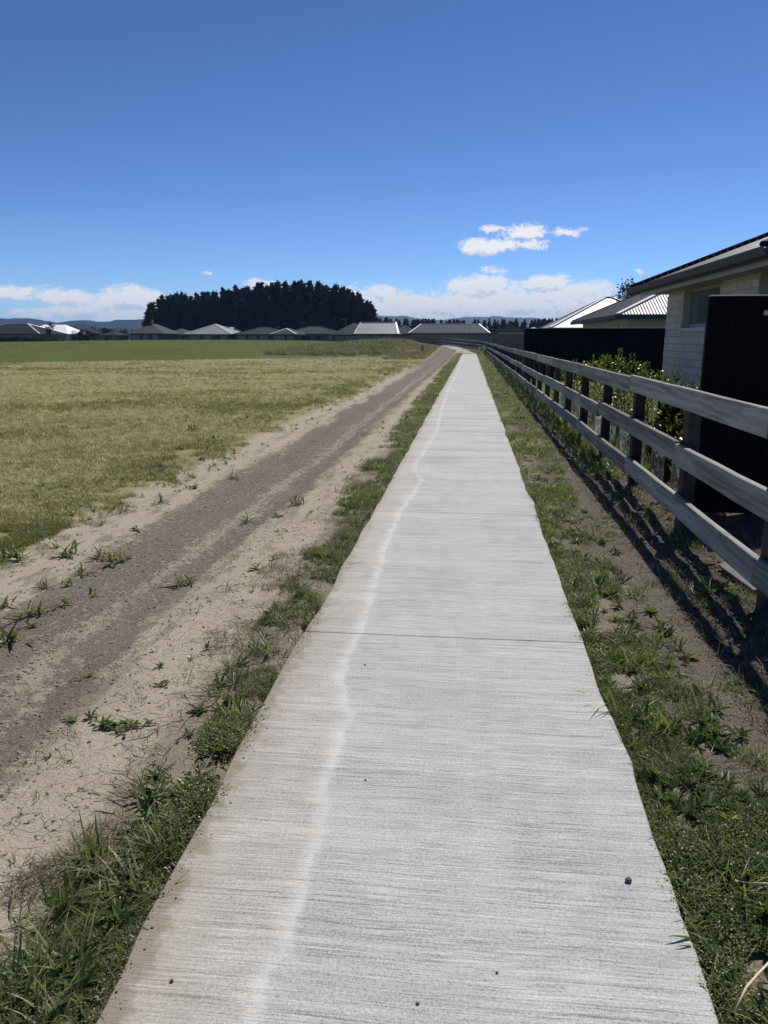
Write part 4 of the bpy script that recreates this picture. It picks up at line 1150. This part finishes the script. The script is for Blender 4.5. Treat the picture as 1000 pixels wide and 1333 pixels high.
def ysamp(n, y0, y1, power=1.0):
    """distances spread so that nearer ground gets denser cover"""
    t = rng.uniform(0, 1, n)
    if power == 1: return y0 * (y1 / y0) ** t
    a, b = y0 ** (1 - power), y1 ** (1 - power); return (a + (b - a) * t) ** (1 / (1 - power))
def withz(x, y, dz=0.0):
    z = hz(x, y); z = np.where((y < 84) & (x > -1.1) & (x < .8), np.maximum(z, -.035), z)
    return np.stack([x, y, z + dz], 1)

def verges():
    # ---- left verge
    n = 15000; y = ysamp(n, 1.0, 82, 1.25)
    inner = np.interp(y, [1, 1.6, 2.2, 2.9, 3.4, 4.2, 6, 9, 20, 80], [-1.24, -1.22, -1.19, -1.22, -1.22, -1.20, -1.25, -1.33, -1.45, -1.60])
    x = -.905 - (rng.uniform(0, 1, n) ** 1.1) * (-.89 - inner)
    x = x + .085 * (1 - sst(y, 1.2, 2.1))
    m = vn(x * 3.2, y * 2.6, 51) + .5 * (y < 1.95) + .7 * vn(x * 8, y * 7, 52) + .35 * sst(y, 5, 12)
    gap = np.exp(-((y - 3.18) / .13) ** 2) * (x > -1.2)
    m = m + .35 * np.exp(-((x + .98) / .1) ** 2) - .35 * sst((x + .89) / (inner + .89), .5, 1.05)
    keep = (m > .03 - .08 * (y < 2.4)) & (gap < .5)
    x, y = x[keep], y[keep]; s = np.clip(.75 + y / 26, .75, 2.2) * rng.uniform(.55, 1.25, len(x))
    s = s * (1 + 1.0 * vn(x * 2.6, y * 2.2, 54)) * .68
    ty = rng.uniform(0, 1, len(x)) + .9 * vn(x * 2.6, y * 1.6, 53) - .22 * (1 - sst(y, 2.2, 4.5))
    for lab, nm, kind, a, b in (('short green grass along the left edge of the path', 'verge_grass', 'grass', .40, .80), ('leafy low weeds mixed into the left verge', 'verge_weeds', 'herb', -9, .26), ('grey green feathery weeds in the left verge', 'verge_weeds', 'greyherb', .26, .40), ('dry stems mixed into the left verge', 'dead_grass', 'dead', .80, 9)):
        q = (ty > a) & (ty <= b); scatter(nm, lab, 'verge plants', kind, withz(x[q], y[q]), s[q], .25)
    n = 240; y = ysamp(n, 1.3, 14, 1.4); x = -.94 - rng.uniform(0, 1, n) * .26
    keep = vn(x * 3.2, y * 2.6, 51) > -.15; x, y = x[keep], y[keep]
    scatter('verge_weeds', 'broad leaved rosettes standing in the left verge', 'verge plants', 'dock', withz(x, y), rng.uniform(.5, 1.2, len(x)), .25)
    n = 380; y = ysamp(n, 1.3, 14, 1.4); x = .69 + rng.uniform(0, 1, n) * .5
    keep = vn(x * 3, y * 2.2, 61) > -.2; x, y = x[keep], y[keep]
    scatter('verge_weeds', 'broad leaved rosettes standing in the right verge', 'verge plants', 'dock', withz(x, y), rng.uniform(.5, 1.2, len(x)), .25)
    n = 3600; y = ysamp(n, 1.2, 40, 1.15); x = -.95 - rng.uniform(0, 1, n) ** .9 * .52
    keep = vn(x * 3, y * 2, 57) + .4 * vn(x * 9, y * 7, 58) > .08 + .25 * (1 - sst(y, 2.2, 3.2))
    scatter('dead_grass', 'dry brown dead grass on the edge of the pale soil', 'dead grass', 'dead', withz(x[keep], y[keep]), np.clip(.7 + y[keep] / 30, .7, 2), .25)
    # ---- right verge
    n = 19000; y = ysamp(n, 1.0, 92, 1.22)
    outer = np.interp(y, [1, 2.2, 2.6, 3.5, 5.3, 8, 13, 20, 90], [1.4, 1.28, 1.02, .99, 1.05, 1.13, 1.32, 1.42, 1.5])
    x = .665 + (rng.uniform(0, 1, n) ** 1.1) * (outer - .64)
    m = vn(x * 3.0, y * 2.2, 61) + .7 * vn(x * 8, y * 6, 62) + .5 * np.exp(-((x - .68) / .1) ** 2) + .3 * sst(y, 6, 12)
    keep = m > .03 - .16 * (1 - sst(y, 2.6, 4)) + .25 * sst((x - .63) / (outer - .6), .55, 1.0)
    x, y = x[keep], y[keep]; s = np.clip(.72 + y / 26, .72, 2.2) * rng.uniform(.5, 1.2, len(x))
    s = s * (1 + 1.0 * vn(x * 2.6, y * 2.2, 64)) * .68
    ty = rng.uniform(0, 1, len(x)) + .9 * vn(x * 2.4, y * 1.5, 63) - .22 * (1 - sst(y, 3, 6))
    for lab, nm, kind, a, b in (('short green grass along the right edge of the path', 'verge_grass', 'grass', .42, .86), ('leafy low weeds mixed into the right verge', 'verge_weeds', 'herb', -9, .28), ('grey green feathery weeds in the right verge', 'verge_weeds', 'greyherb', .28, .42), ('dry stems mixed into the right verge', 'dead_grass', 'dead', .86, 9)):
        q = (ty > a) & (ty <= b); scatter(nm, lab, 'verge plants', kind, withz(x[q], y[q]), s[q], .25)
    n = 5200; y = ysamp(n, 1.5, 40, 1.3); x = rng.uniform(.95, 1.8, n)
    keep = vn(x * 4, y * 2.5, 67) + .5 * vn(x * 9, y * 7, 68) > .06
    x, y = x[keep], y[keep]
    scatter('sparse_grass', 'sparse small green tufts on the brown soil beside the rail fence', 'sparse grass', 'grass', withz(x, y), np.clip(.6 + y / 26, .6, 2) * rng.uniform(.4, 1, len(x)), .25)
    n = 1700; y = ysamp(n, 2, 60, 1.2); x = rng.uniform(1.3, 2.3, n)
    scatter('dead_grass', 'dry dead grass stems under the rail fence', 'dead grass', 'dead', withz(x, y), np.clip(.9 + y / 26, .6, 2.2), .3)
    n = 3000; y = ysamp(n, 9, 92, 1.1); x = rng.uniform(1.5, 2.6, n)
    scatter('fence_grass', 'taller grass growing along the foot of the rail fence', 'grass', 'grass', withz(x, y), np.clip(1 + y / 30, 1, 2.6) * rng.uniform(.7, 1.5, n), .2)
    # ---- straw field
    n = 150000; y = ysamp(n, 4.2, 66, 1.5)
    lo = -y * .66 - 2.2; lo = np.maximum(lo, -42); hi_ = -3.42 + .12 * vn(y * 1.2, y * 0, 71) + .28 * vn(y * .45, y * 0, 72) + .2 * vn(y * 3.7, y * 0, 70)
    x = hi_ - rng.uniform(0, 1, n) * (hi_ - lo)
    edge = sst(hi_ - x, 0, 1.0)
    keep = (vn(x * 1.4, y * 1.1, 73) + .6 * vn(x * 5, y * 4, 74) + .5 * vn(x * 9, y * 8, 78) * (1 - edge) > -.62 + .86 * (1 - edge)) & (y < 80 + .93 * x + rng.normal(0, .3, n))
    x, y = x[keep], y[keep]; s = np.clip(.75 + y / 34, .8, 2.2) * rng.uniform(.6, 1.2, len(x))
    gz_ = vn(x * .55, y * .55, 75) + .6 * vn(x * .16, y * .2, 76) + .35 * vn(x * .09, y * .8, 79) + .12 * np.exp(-(x + 3.6) ** 2 / .5) + .35 * vn(x * 3, y * 3, 77)
    q = gz_ + rng.normal(0, .22, len(x)) > .27
    scatter('straw_field', 'mown pale straw lying over short grass on the field', 'mown grass', 'straw', withz(x[~q], y[~q]), s[~q], .25)
    scatter('mown_grass', 'greener patches of mown grass in the straw field', 'mown grass', 'mown', withz(x[q], y[q]), s[q], .2)
    n = 5200; y = ysamp(n, 4, 55, 1.4); x = -3.25 - rng.uniform(0, 1, n) ** .8 * 1.5
    keep = vn(x * 2.2, y * 1.3, 97) + .6 * vn(x * 7, y * 6, 98) > .02; x, y = x[keep], y[keep]; ty = rng.uniform(0, 1, len(x)) + .6 * vn(x * 1.5, y * .8, 99)
    for lab, nm, kind, a, b in (('ragged green weeds along the edge of the straw field', 'edge_weeds', 'herb', -9, .38), ('ragged grass along the edge of the straw field', 'edge_grass', 'grass', .38, .66), ('dead stems along the edge of the straw field', 'dead_grass', 'dead', .66, 9)):
        q = (ty > a) & (ty <= b); scatter(nm, lab, 'edge plants', kind, withz(x[q], y[q]), np.clip(.6 + y[q] / 30, .6, 1.8) * rng.uniform(.5, 1.2, q.sum()), .25)
    # ---- mound and rough grass at the far end
    n = 9000; y = rng.uniform(62, 128, n); x = rng.uniform(-21, -3.8, n)
    m = hz(x, y); keep = ((m > .06) | (x > -7)) & (vn(x * .5, y * .4, 81) > -.3) & ~((x > -9) & (y > 84) & (x > -7.2 + (y - 84) * -.02) & (y > 100)) 
    x, y = x[keep], y[keep]
    scatter('rough_grass', 'rough weedy growth covering the low mound by the far bend', 'rough grass', 'rough', withz(x, y), rng.uniform(.6, 1.5, len(x)) * np.where(x < -8.5, 1.25, .7), .25)
    n = 4200; y = rng.uniform(80, 126, n); x = rng.uniform(-3, 6, n)
    keep = (x > .9 - (y - 80) * .14)
    x, y = x[keep], y[keep]; scatter('far_grass', 'grass around the far bend of the path', 'grass', 'rough', withz(x, y), rng.uniform(.4, .8, len(x)), .2)
    n = 600; y = rng.uniform(100, 150, n); x = rng.uniform(-75, -14, n)
    scatter('field_weeds', 'darker weed patches in the green field', 'weeds', 'rough', withz(x, y), rng.uniform(.3, .8, n), .2)
    n = 620; y = ysamp(n, 2.6, 30, 1.1); x = np.where(rng.uniform(0, 1, n) < .62, rng.normal(-3.35, .22, n), rng.normal(-1.5, .22, n))
    keep = vn(x * 2.5, y * 1.5, 95) > -.08; x, y = x[keep], y[keep]
    scatter('track_weeds', 'tiny weeds scattered on the pale edges of the dirt track', 'small weeds', 'herb', withz(x, y), rng.uniform(.2, .75, len(x)), .25)
    n = 1500; y = ysamp(n, 1.6, 22, 1.35); x = rng.uniform(-3.6, -1.15, n)
    keep = vn(x * 2, y * 1.2, 96) > .02; x, y = x[keep], y[keep]
    scatter('dry_litter', 'dry stalks and bits of dead grass lying on the dirt track', 'dry litter', 'litter', withz(x, y, .003), rng.uniform(.3, 1.1, len(x)), .06)
    # ---- soil crumbs
    n = 42000; y = ysamp(n, 1.5, 24, 1.4); x = rng.uniform(-3.6, -1.2, n)
    dk = np.exp(-((x + 2.4) / .45) ** 2); keep = rng.uniform(0, 1, n) < .14 + .9 * dk * (vn(x * 3, y * 1.2, 91) > -.2)
    x, y = x[keep], y[keep]; scatter('soil_crumbs', 'loose soil crumbs on the dirt track', 'soil crumbs', 'crumb', withz(x, y), rng.uniform(0, 1, len(x)) ** 5 * .009 + .0017 + y * .0001, 1.0)
    n = 1500; y = ysamp(n, 1.3, 9, 1.5); x = -.915 + np.abs(rng.normal(0, .035, n))
    keep = vn(x * 6, y * 4, 93) + .3 * (y < 2.4) > .0; x, y = x[keep], y[keep]
    scatter('spilled_soil', 'soil crumbs spilled over the left edge of the path', 'soil crumbs', 'crumb', np.stack([x, y, np.full(len(x), .0015)], 1), rng.uniform(0, 1, len(x)) ** 6 * .0045 + .0011, 1.0)
    n = 420; y = ysamp(n, 1.4, 9, 1.4); x = -.93 - rng.uniform(0, .4, n)
    scatter('dry_litter', 'long dry stems lying through the left verge', 'dry litter', 'litter', withz(x, y, .02), rng.uniform(.9, 2.4, n), .25)
    n = 380; y = ysamp(n, 1.4, 9, 1.4); x = .7 + rng.uniform(0, .55, n)
    scatter('dry_litter', 'long dry stems lying through the right verge', 'dry litter', 'litter', withz(x, y, .02), rng.uniform(.8, 2.0, n), .25)
    n = 5200; y = ysamp(n, 1.8, 26, 1.35); x = rng.uniform(1.0, 2.2, n)
    sz = rng.uniform(0, 1, n) ** 5 * .036 * sst(x, 1.2, 1.55) + .004
    scatter('soil_clods', 'dark soil clods heaped along the rail fence', 'soil clods', 'clod', withz(x, y), sz, 1.0)
verges()

def far_treeline():
    col = bpy.data.collections.new('treeline_pines')
    for i, me in enumerate(PINE_CROWNS): col.objects.link(bpy.data.objects.new('far_pine_%02d' % i, me))
    SRC['pine'] = (col, 6)
    pts, s = [], []
    for i in range(150):
        u = random.uniform(478, 780); Y = random.uniform(330, 380)
        v = np.interp(u, [478, 500, 540, 600, 640, 700, 740, 780], [414, 414, 415, 417, 416, 416, 414, 418]) + random.uniform(-1, 4)
        x, y, z = atY(u, v, Y); pts.append((x, y, -.5)); s.append(z + .5)
    scatter('treeline', 'dark far off wood behind the roofs right of the pine belt', 'treeline', 'pine', pts, np.array(s), .02)
    pts, s = [], []
    for i in range(130):
        u = random.uniform(-60, 240); Y = random.uniform(430, 620)
        v = np.interp(u, [-60, 60, 100, 200, 240], [428, 427, 424, 429, 429]) + random.uniform(0, 5)
        x, y, z = atY(u, v, Y); pts.append((x, y, -.5)); s.append(z + .5)
    scatter('treeline', 'dark far off trees below the blue hills on the left', 'treeline', 'pine', pts, np.array(s), .02)
far_treeline()

# ------------------------------------------------------------------ individual plants
def leaf_plant_maker():
    """library of leaf meshes: long lance leaves and toothed blades"""
    lib = {'lance': [], 'broad': [], 'blade': [], 'dead': []}
    for _ in range(4):
        for nm, ln, w, lean, m_ in (('lance', .11, .0135, .75, 'track_weed'), ('broad', .10, .034, .9, 'track_weed'), ('blade', .15, .009, .5, 'grass_green'), ('dead', .10, .008, .7, 'dead_blade')):
            V, F = [], []
            leafv(V, F, (0, 0, 0), 0, ln * random.uniform(.8, 1.2), w * random.uniform(.8, 1.2), lean + random.uniform(-.2, .2), random.uniform(.3, .9), .2)
            lib[nm].append(mk(V, F, M[m_], 'leaf'))
    return lib
LEAF = leaf_plant_maker()

def weed(u, v, size, kind, nl, label, group=None, flat=0.0, name='weed'):
    p = hit(u, v)
    t = empty(name, p); tag(t, label, 'weed', group)
    nl = int(nl * 1.8) if kind == 'lance' else nl
    for i in range(nl):
        kd = kind if random.random() > .22 else random.choice(('dead', 'blade', 'lance'))
        o = meshobj('leaf', random.choice(LEAF[kd]), None, t)
        q = size * random.uniform(.3, 1.1)
        o.rotation_euler = (random.uniform(-.3, .3), random.uniform(-.55, .6) + flat, i * 2.39996 + random.uniform(-.35, .35))
        o.location = (random.gauss(0, .022) * size, random.gauss(0, .016) * size, random.uniform(-.006, .004)); o.scale = (q, q, q)
G_W = 'weeds rooted in the dirt track'
weed(240, 762, 1.25, 'lance', 15, 'compact bright weed rosette alone on the dark tyre track', G_W)
weed(300, 770, .9, 'dead', 18, 'brown withered tuft right of the bright rosette on pale soil', G_W, .15)
weed(334, 742, 1.0, 'broad', 12, 'dark flat broad leaved weed on pale soil near the verge', G_W, .35)
weed(386, 657, 1.25, 'lance', 15, 'upright weed on the pale soil next to the far verge tufts', G_W)
weed(362, 672, .8, 'broad', 9, 'small flat dark weed just left of the upright far weed', G_W, .4)
weed(324, 682, 1.25, 'blade', 18, 'pale grassy upright tuft in the middle of the track', G_W)
weed(86, 724, 1.75, 'lance', 17, 'large spread green weed at the field edge left of the pair', G_W)
weed(132, 728, 1.38, 'lance', 14, 'left plant of the touching pair at the field edge', G_W)
weed(154, 732, 1.62, 'lance', 15, 'taller right plant of the touching pair at the field edge', G_W)
weed(20, 728, 1.69, 'lance', 20, 'dense bright weed clump against the straw at the left edge', G_W)
weed(108, 748, 1.1, 'lance', 11, 'sprawling weed with a pale leaf below the pair', G_W, .2)
weed(40, 802, 1.56, 'lance', 16, 'bright weed on the dark soil near the left edge', G_W)
weed(42, 815, 1.1, 'broad', 9, 'low bright weed touching the front of its bigger neighbour', G_W, .2)
weed(85, 787, 1.0, 'lance', 11, 'small upright weed with a dark base left of the two leaved one', G_W)
weed(124, 776, .95, 'broad', 4, 'tiny weed of a few raised leaves on the dark soil', G_W, -.3)
weed(8, 838, 1.69, 'lance', 16, 'big weed cut by the left edge with a pale leaf', G_W)
weed(4, 790, 1.1, 'lance', 12, 'weed at the left edge above the biggest one', G_W)
weed(58, 766, .85, 'lance', 9, 'small weed at the rim of the dark soil below the large spread one', G_W)
weed(88, 764, .8, 'broad', 7, 'little reddish green weed beside the dark soil rim', G_W)
weed(306, 624, 1.3, 'lance', 14, 'weed on the pale strip beside the straw far up the track', G_W)
weed(250, 636, 1.2, 'broad', 12, 'flat weed at the straw edge left of the pale strip', G_W, .2)
weed(210, 655, 1.0, 'lance', 12, 'weed half in the straw edge above the pale strip', G_W)
weed(176, 690, 1.0, 'broad', 8, 'trailing flat weed lying on the pale strip', G_W, .4)
weed(108, 884, .75, 'broad', 9, 'flat dark weed alone on the pale soil near the track edge', G_W, .5)
weed(212, 894, .7, 'broad', 8, 'curled dark weed on the pale soil close to the verge', G_W, .3)
weed(254, 798, .7, 'dead', 7, 'thin dead sprig on the pale soil below the rosette', G_W, -.2)
weed(50, 1042, .32, 'blade', 12, 'spidery dark grass sprig on bare pale soil', G_W)
weed(102, 938, .6, 'broad', 10, 'small dark weed left of the trailing creeper', G_W, .3)
weed(455, 640, 1.2, 'lance', 12, 'bushy weed leaning out of the verge onto far pale soil', G_W)
weed(250, 560, 1.5, 'lance', 12, 'green weed standing in the straw above the track', G_W)

def creeper():
    t = empty('creeping_weed', hit(145, 948)); tag(t, 'long trailing creeper weed spread across the bare pale soil', 'weed', G_W)
    mb = MB(); U = random.uniform
    for (a, ln) in ((.25, .17), (.1, .13), (2.9, .07), (-.5, .1), (3.4, .05)):
        pts = [(math.cos(a) * ln * i / 5 + U(-.006, .006), math.sin(a) * ln * i / 5 + U(-.01, .01), .008 + U(0, .008)) for i in range(6)]
        mb.tube(pts, .0018, 4)
        for p in pts[1:]:
            for _ in range(4):
                o = meshobj('leaf', random.choice(LEAF['broad']), None, t); q = U(.22, .42); o.scale = (q, q, q)
                o.location = (p[0] + U(-.01, .01), p[1] + U(-.01, .01), p[2]); o.rotation_euler = (U(-.4, .4), U(-.2, .7), U(0, 6.28))
    mb.build('stem', M['weed_green'], t)
creeper()

def long_grass(u, v, label, n, ln, spread, w=.009, lean=(.3, 1.0), m_='grass_green', name='grass_tuft', bias=None):
    p = hit(u, v); t = empty(name, p); tag(t, label, 'grass tuft')
    U = random.uniform
    for i in range(n):
        V, F = [], []
        az = U(0, 6.28) if bias is None else random.gauss(bias, .8)
        blade(V, F, (0, 0, 0), 0, ln * U(.55, 1.15), w * U(.7, 1.3), U(*lean), U(.5, 1.3), 6)
        o = meshobj('blade', mk(V, F, M[m_], 'blade'), None, t); o.location = (U(-spread, spread), U(-spread, spread), -.01); o.rotation_euler = (0, 0, az)
long_grass(210, 1120, 'long arching grass tuft overhanging the left path edge', 46, .20, .04, .0055, bias=2.6)
long_grass(236, 1100, 'dark narrow leaved tuft reaching over the pale left path edge', 26, .14, .03, .006, bias=-.6)
long_grass(70, 1310, 'thick grass tuft with straw blades in the bottom left corner', 45, .13, .08, .005)
long_grass(20, 1325, 'yellowed grass tuft at the very bottom left', 34, .12, .07, .005, m_='straw_blade')
long_grass(340, 850, 'bright grass tuft on the verge beside the first path joint', 60, .17, .06, .007)
long_grass(825, 775, 'bright grass tuft in the right verge opposite the fence plank', 55, .15, .07, .007)
long_grass(915, 775, 'grass tuft growing at the shadow edge of the rail fence', 50, .18, .06, .007)
long_grass(362, 905, 'little dark tuft hanging over the left edge just past the gap', 16, .1, .02, .006, bias=-.9)
long_grass(930, 1235, 'dark lance leaved plant spreading onto the lower right path edge', 26, .15, .03, .018, (.7, 1.2), 'weed_green', bias=2.9)
long_grass(8, 1200, 'two long bent grass stems leaning over the bare soil at left', 2, .26, .02, .006, (.9, 1.2), bias=.9)

def litter():
    # pebbles and a twig on the concrete
    U = random.uniform
    G_P = 'pebbles lying on the concrete path'
    for (u, v, s, lab, mm) in ((818, 1148, .012, 'dark pebble alone on the lower right of the path', 'grey_stone'), (224, 1278, .006, 'small dark pebble near the lower left path edge', 'grey_stone'), (476, 1016, .0045, 'tiny black pebble beside the pale stain line', 'grey_stone'), (544, 1307, .0055, 'flat pale brown pebble at the bottom middle of the path', 'crumb'), (647, 1267, .004, 'tiny dark speck of stone at the lower middle of the path', 'grey_stone'), (475, 866, .005, 'tiny stone above the kink of the stain line', 'grey_stone')):
        x, y = g(u, v, 0.0); r = random.Random(u)
        V = []; F = []
        for i in range(4):
            zz = (-.2, .25, .7, .95)[i]; rr = (.8, 1.0, .8, .35)[i]
            for j in range(8): t = j / 8 * 6.283; q = rr * r.uniform(.85, 1.12); V.append((math.cos(t) * q * s, math.sin(t) * q * s * .8, zz * s))
        for i in range(3):
            for j in range(8): F.append((i * 8 + j, i * 8 + (j + 1) % 8, (i + 1) * 8 + (j + 1) % 8, (i + 1) * 8 + j))
        F.append(tuple(range(24, 32))); me = mk(V, F, M[mm], 'pebble'); o = meshobj('pebble', me); o.location = (x, y, .001 + .2 * s); o['label'] = lab; o['category'] = 'pebble'; o['group'] = G_P
    for nm, pts, lab, r_ in (('dry_stalk', [g(958, 1146, .06) + (.06,), g(975, 1150, .075) + (.075,), g(1010, 1151, .07) + (.07,), g(1050, 1150, .03) + (.03,)], 'pale yellow dry stalk lying over the right verge', .0035),
                             ('dry_stalk', [g(957, 1316, .05) + (.05,), g(972, 1285, .075) + (.075,), g(985, 1270, .08) + (.08,), g(1006, 1248, .06) + (.06,)], 'straw coloured stalk arching in the lower right corner', .0032)):
        mb = MB(); mb.tube(pts, r_, 6); tag(mb.build(nm, M['dry_stem'], smooth=True), lab, 'stalk', 'dry stalks in the right verge')
    # loose board under the rail fence
    a = hit(941, 741); b = hit(988, 775); d = (b - a); me = MB(); me.beam((-d.length / 2, 0, 0), (d.length / 2, 0, 0), .07, .022, .003, jit=.001, seg=4)
    o = me.build('timber_offcut', M['paling']); o.location = (a + b) / 2 + Vector((0, 0, .035)); o.rotation_euler = (.35, -math.asin(max(-.3, min(.3, d.z / d.length))), math.atan2(d.y, d.x)); tag(o, 'loose grey board lying on the soil under the rail fence', 'board')
    # white stone by the post
    for (u, v, s, lab) in ((896, 655, .035, 'white stone on the soil beside the near fence post'), (883, 690, .022, 'small pale stone in the shade of the rail fence')):
        p = hit(u, v); rr = random.Random(u); V = [(math.cos(j / 7 * 6.283) * s * r_ * rr.uniform(.8, 1.2), math.sin(j / 7 * 6.283) * s * r_ * rr.uniform(.7, 1.1), z * s) for z, r_ in ((-.3, .8), (.3, 1), (.8, .5)) for j in range(7)]
        F = [(i * 7 + j, i * 7 + (j + 1) % 7, (i + 1) * 7 + (j + 1) % 7, (i + 1) * 7 + j) for i in range(2) for j in range(7)] + [tuple(range(14, 21))]
        o = meshobj('stone', mk(V, F, M['stone'], 'stone')); o.location = p + Vector((0, 0, .01)); tag(o, lab, 'stone', 'pale stones by the fence')
    # marker on the mound
    p = hit(551, 458); t = empty('marker_post', p); tag(t, 'small red and white marker post on the mound beside the far path', 'marker')
    s = p.y / 85
    mb = MB(); mb.box(-.2 * s, .05 * s, -.05, .05, -.1, .62 * s); mb.build('red_panel', M['red_paint'], t)
    mb = MB(); mb.add([(.06 * s, -.05, .0), (.34 * s, -.05, 0), (.06 * s, -.05, .5 * s), (.06 * s, .05, .0), (.34 * s, .05, 0), (.06 * s, .05, .5 * s)], [(0, 1, 2), (5, 4, 3), (0, 3, 4, 1), (1, 4, 5, 2), (2, 5, 3, 0)]); mb.build('white_panel', M['white_trim'], t)
    # yellow flowers
    p = hit(695, 586); t = empty('flower_patch', p); tag(t, 'patch of tiny yellow flowers in the right verge', 'flowers')
    for i in range(16):
        V, F = [], []
        for j in range(5): leafv(V, F, (0, 0, 0), j * 1.2566, .014, .011, 1.2, .2, .1)
        if i == 0: me = mk(V, F, M['flower'], 'flower')
        o = meshobj('flower', me, None, t); o.location = (U(-.14, .14), U(-.22, .22), U(.07, .14)); o.scale = (1.3,) * 3
litter()

# ------------------------------------------------------------------ shrubs and plant guards behind the rails
def shrubs():
    G = 'glossy shrubs planted behind the rail fence'
    r = np.random.default_rng(77)
    spots = [(2.38, 7.75, 1.12, .42, 'glossy yellow green shrub nearest the black near fence'), (2.42, 9.0, 1.12, .40, 'second shrub back from the near black fence'), (2.40, 10.3, 1.2, .42, 'third shrub back along the rail fence'),
             (2.36, 11.7, 1.28, .40, 'fourth shrub back, with a shoot above the top rail'), (2.34, 13.3, 1.33, .36, 'fifth shrub back with two shoots above the top rail'), (2.32, 15.0, 1.2, .34, 'narrow shrub sixth back along the rail fence'), (2.3, 17.2, 1.05, .30, 'small shrub furthest along before the rails close up'), (2.3, 19.6, .95, .28, 'faint last shrub seen between the far rails')]
    for (x, y, h, rad, lab) in spots:
        t = empty('shrub', (x, y, .1)); tag(t, lab, 'shrub', G)
        V, F = [], []
        n = 620
        for i in range(n):
            a = r.uniform(0, 6.28); zz = r.uniform(.08, 1) ** .85; q = math.sqrt(r.uniform(.15, 1)) * rad * (1 - .45 * zz ** 2)
            leafv(V, F, (math.cos(a) * q, math.sin(a) * q, zz * (h - .1)), a + r.normal(0, .7), r.uniform(.05, .085), r.uniform(.022, .034), r.uniform(.3, 1.3), r.uniform(0, .7), .2)
        for s_ in range(2):      # shoots
            a = r.uniform(0, 6.28); bx, by = math.cos(a) * rad * .4, math.sin(a) * rad * .4
            for i in range(9): leafv(V, F, (bx, by, h - .15 + i * .022), i * 2.4, .05, .022, .7, .3, .2)
        meshobj('foliage', mk(V, F, M['shrub_leaf'], 'foliage'), None, t)
        mb = MB()
        for i in range(6):
            a = i * 1.05; mb.tube([(0, 0, -.1), (math.cos(a) * rad * .3, math.sin(a) * rad * .3, h * .4), (math.cos(a) * rad * .55, math.sin(a) * rad * .55, h * .8)], [.009, .006, .003], 5)
        mb.build('stem', M['bark'], t)
    GG = 'clear plastic plant guards between the rails'
    ys = [7.6, 8.5, 9.4, 10.3, 11.2, 12.1, 13.0, 13.9, 14.9, 15.9, 17.0, 18.2]
    ORD = 'first second third fourth fifth sixth seventh eighth ninth tenth eleventh twelfth'.split()
    for i, y in enumerate(ys):
        x = 2.03 + random.uniform(-.04, .04)
        t = empty('plant_guard', (x, y, .1), random.uniform(0, 1)); tag(t, ORD[i] + ' clear plastic plant sleeve from the near end behind the lower rails', 'plant guard', GG)
        h = random.uniform(.42, .55); s_ = .085; tri = [(s_ * math.cos(a), s_ * math.sin(a)) for a in (0, 2.09, 4.19)]
        V = []; F = []
        for k_ in range(4):
            for j in range(3):
                for e in range(3):
                    a, b = tri[j], tri[(j + 1) % 3]; q = e / 3
                    V.append((a[0] * (1 - q) + b[0] * q + random.uniform(-.008, .008), a[1] * (1 - q) + b[1] * q + random.uniform(-.008, .008), h * k_ / 3))
        for k_ in range(3):
            for j in range(9): F.append((k_ * 9 + j, k_ * 9 + (j + 1) % 9, k_ * 9 + 9 + (j + 1) % 9, k_ * 9 + 9 + j))
        meshobj('sleeve', mk(V, F, M['sleeve'], 'sleeve'), None, t)
        for (a, b) in tri[:2]:
            mb = MB(); mb.beam((a, b, -.2), (a + random.uniform(-.01, .01), b, h + .08), .016, .016, .002, up=(0, 1, 0)); mb.build('stake', M['dry_stem'], t)
shrubs()
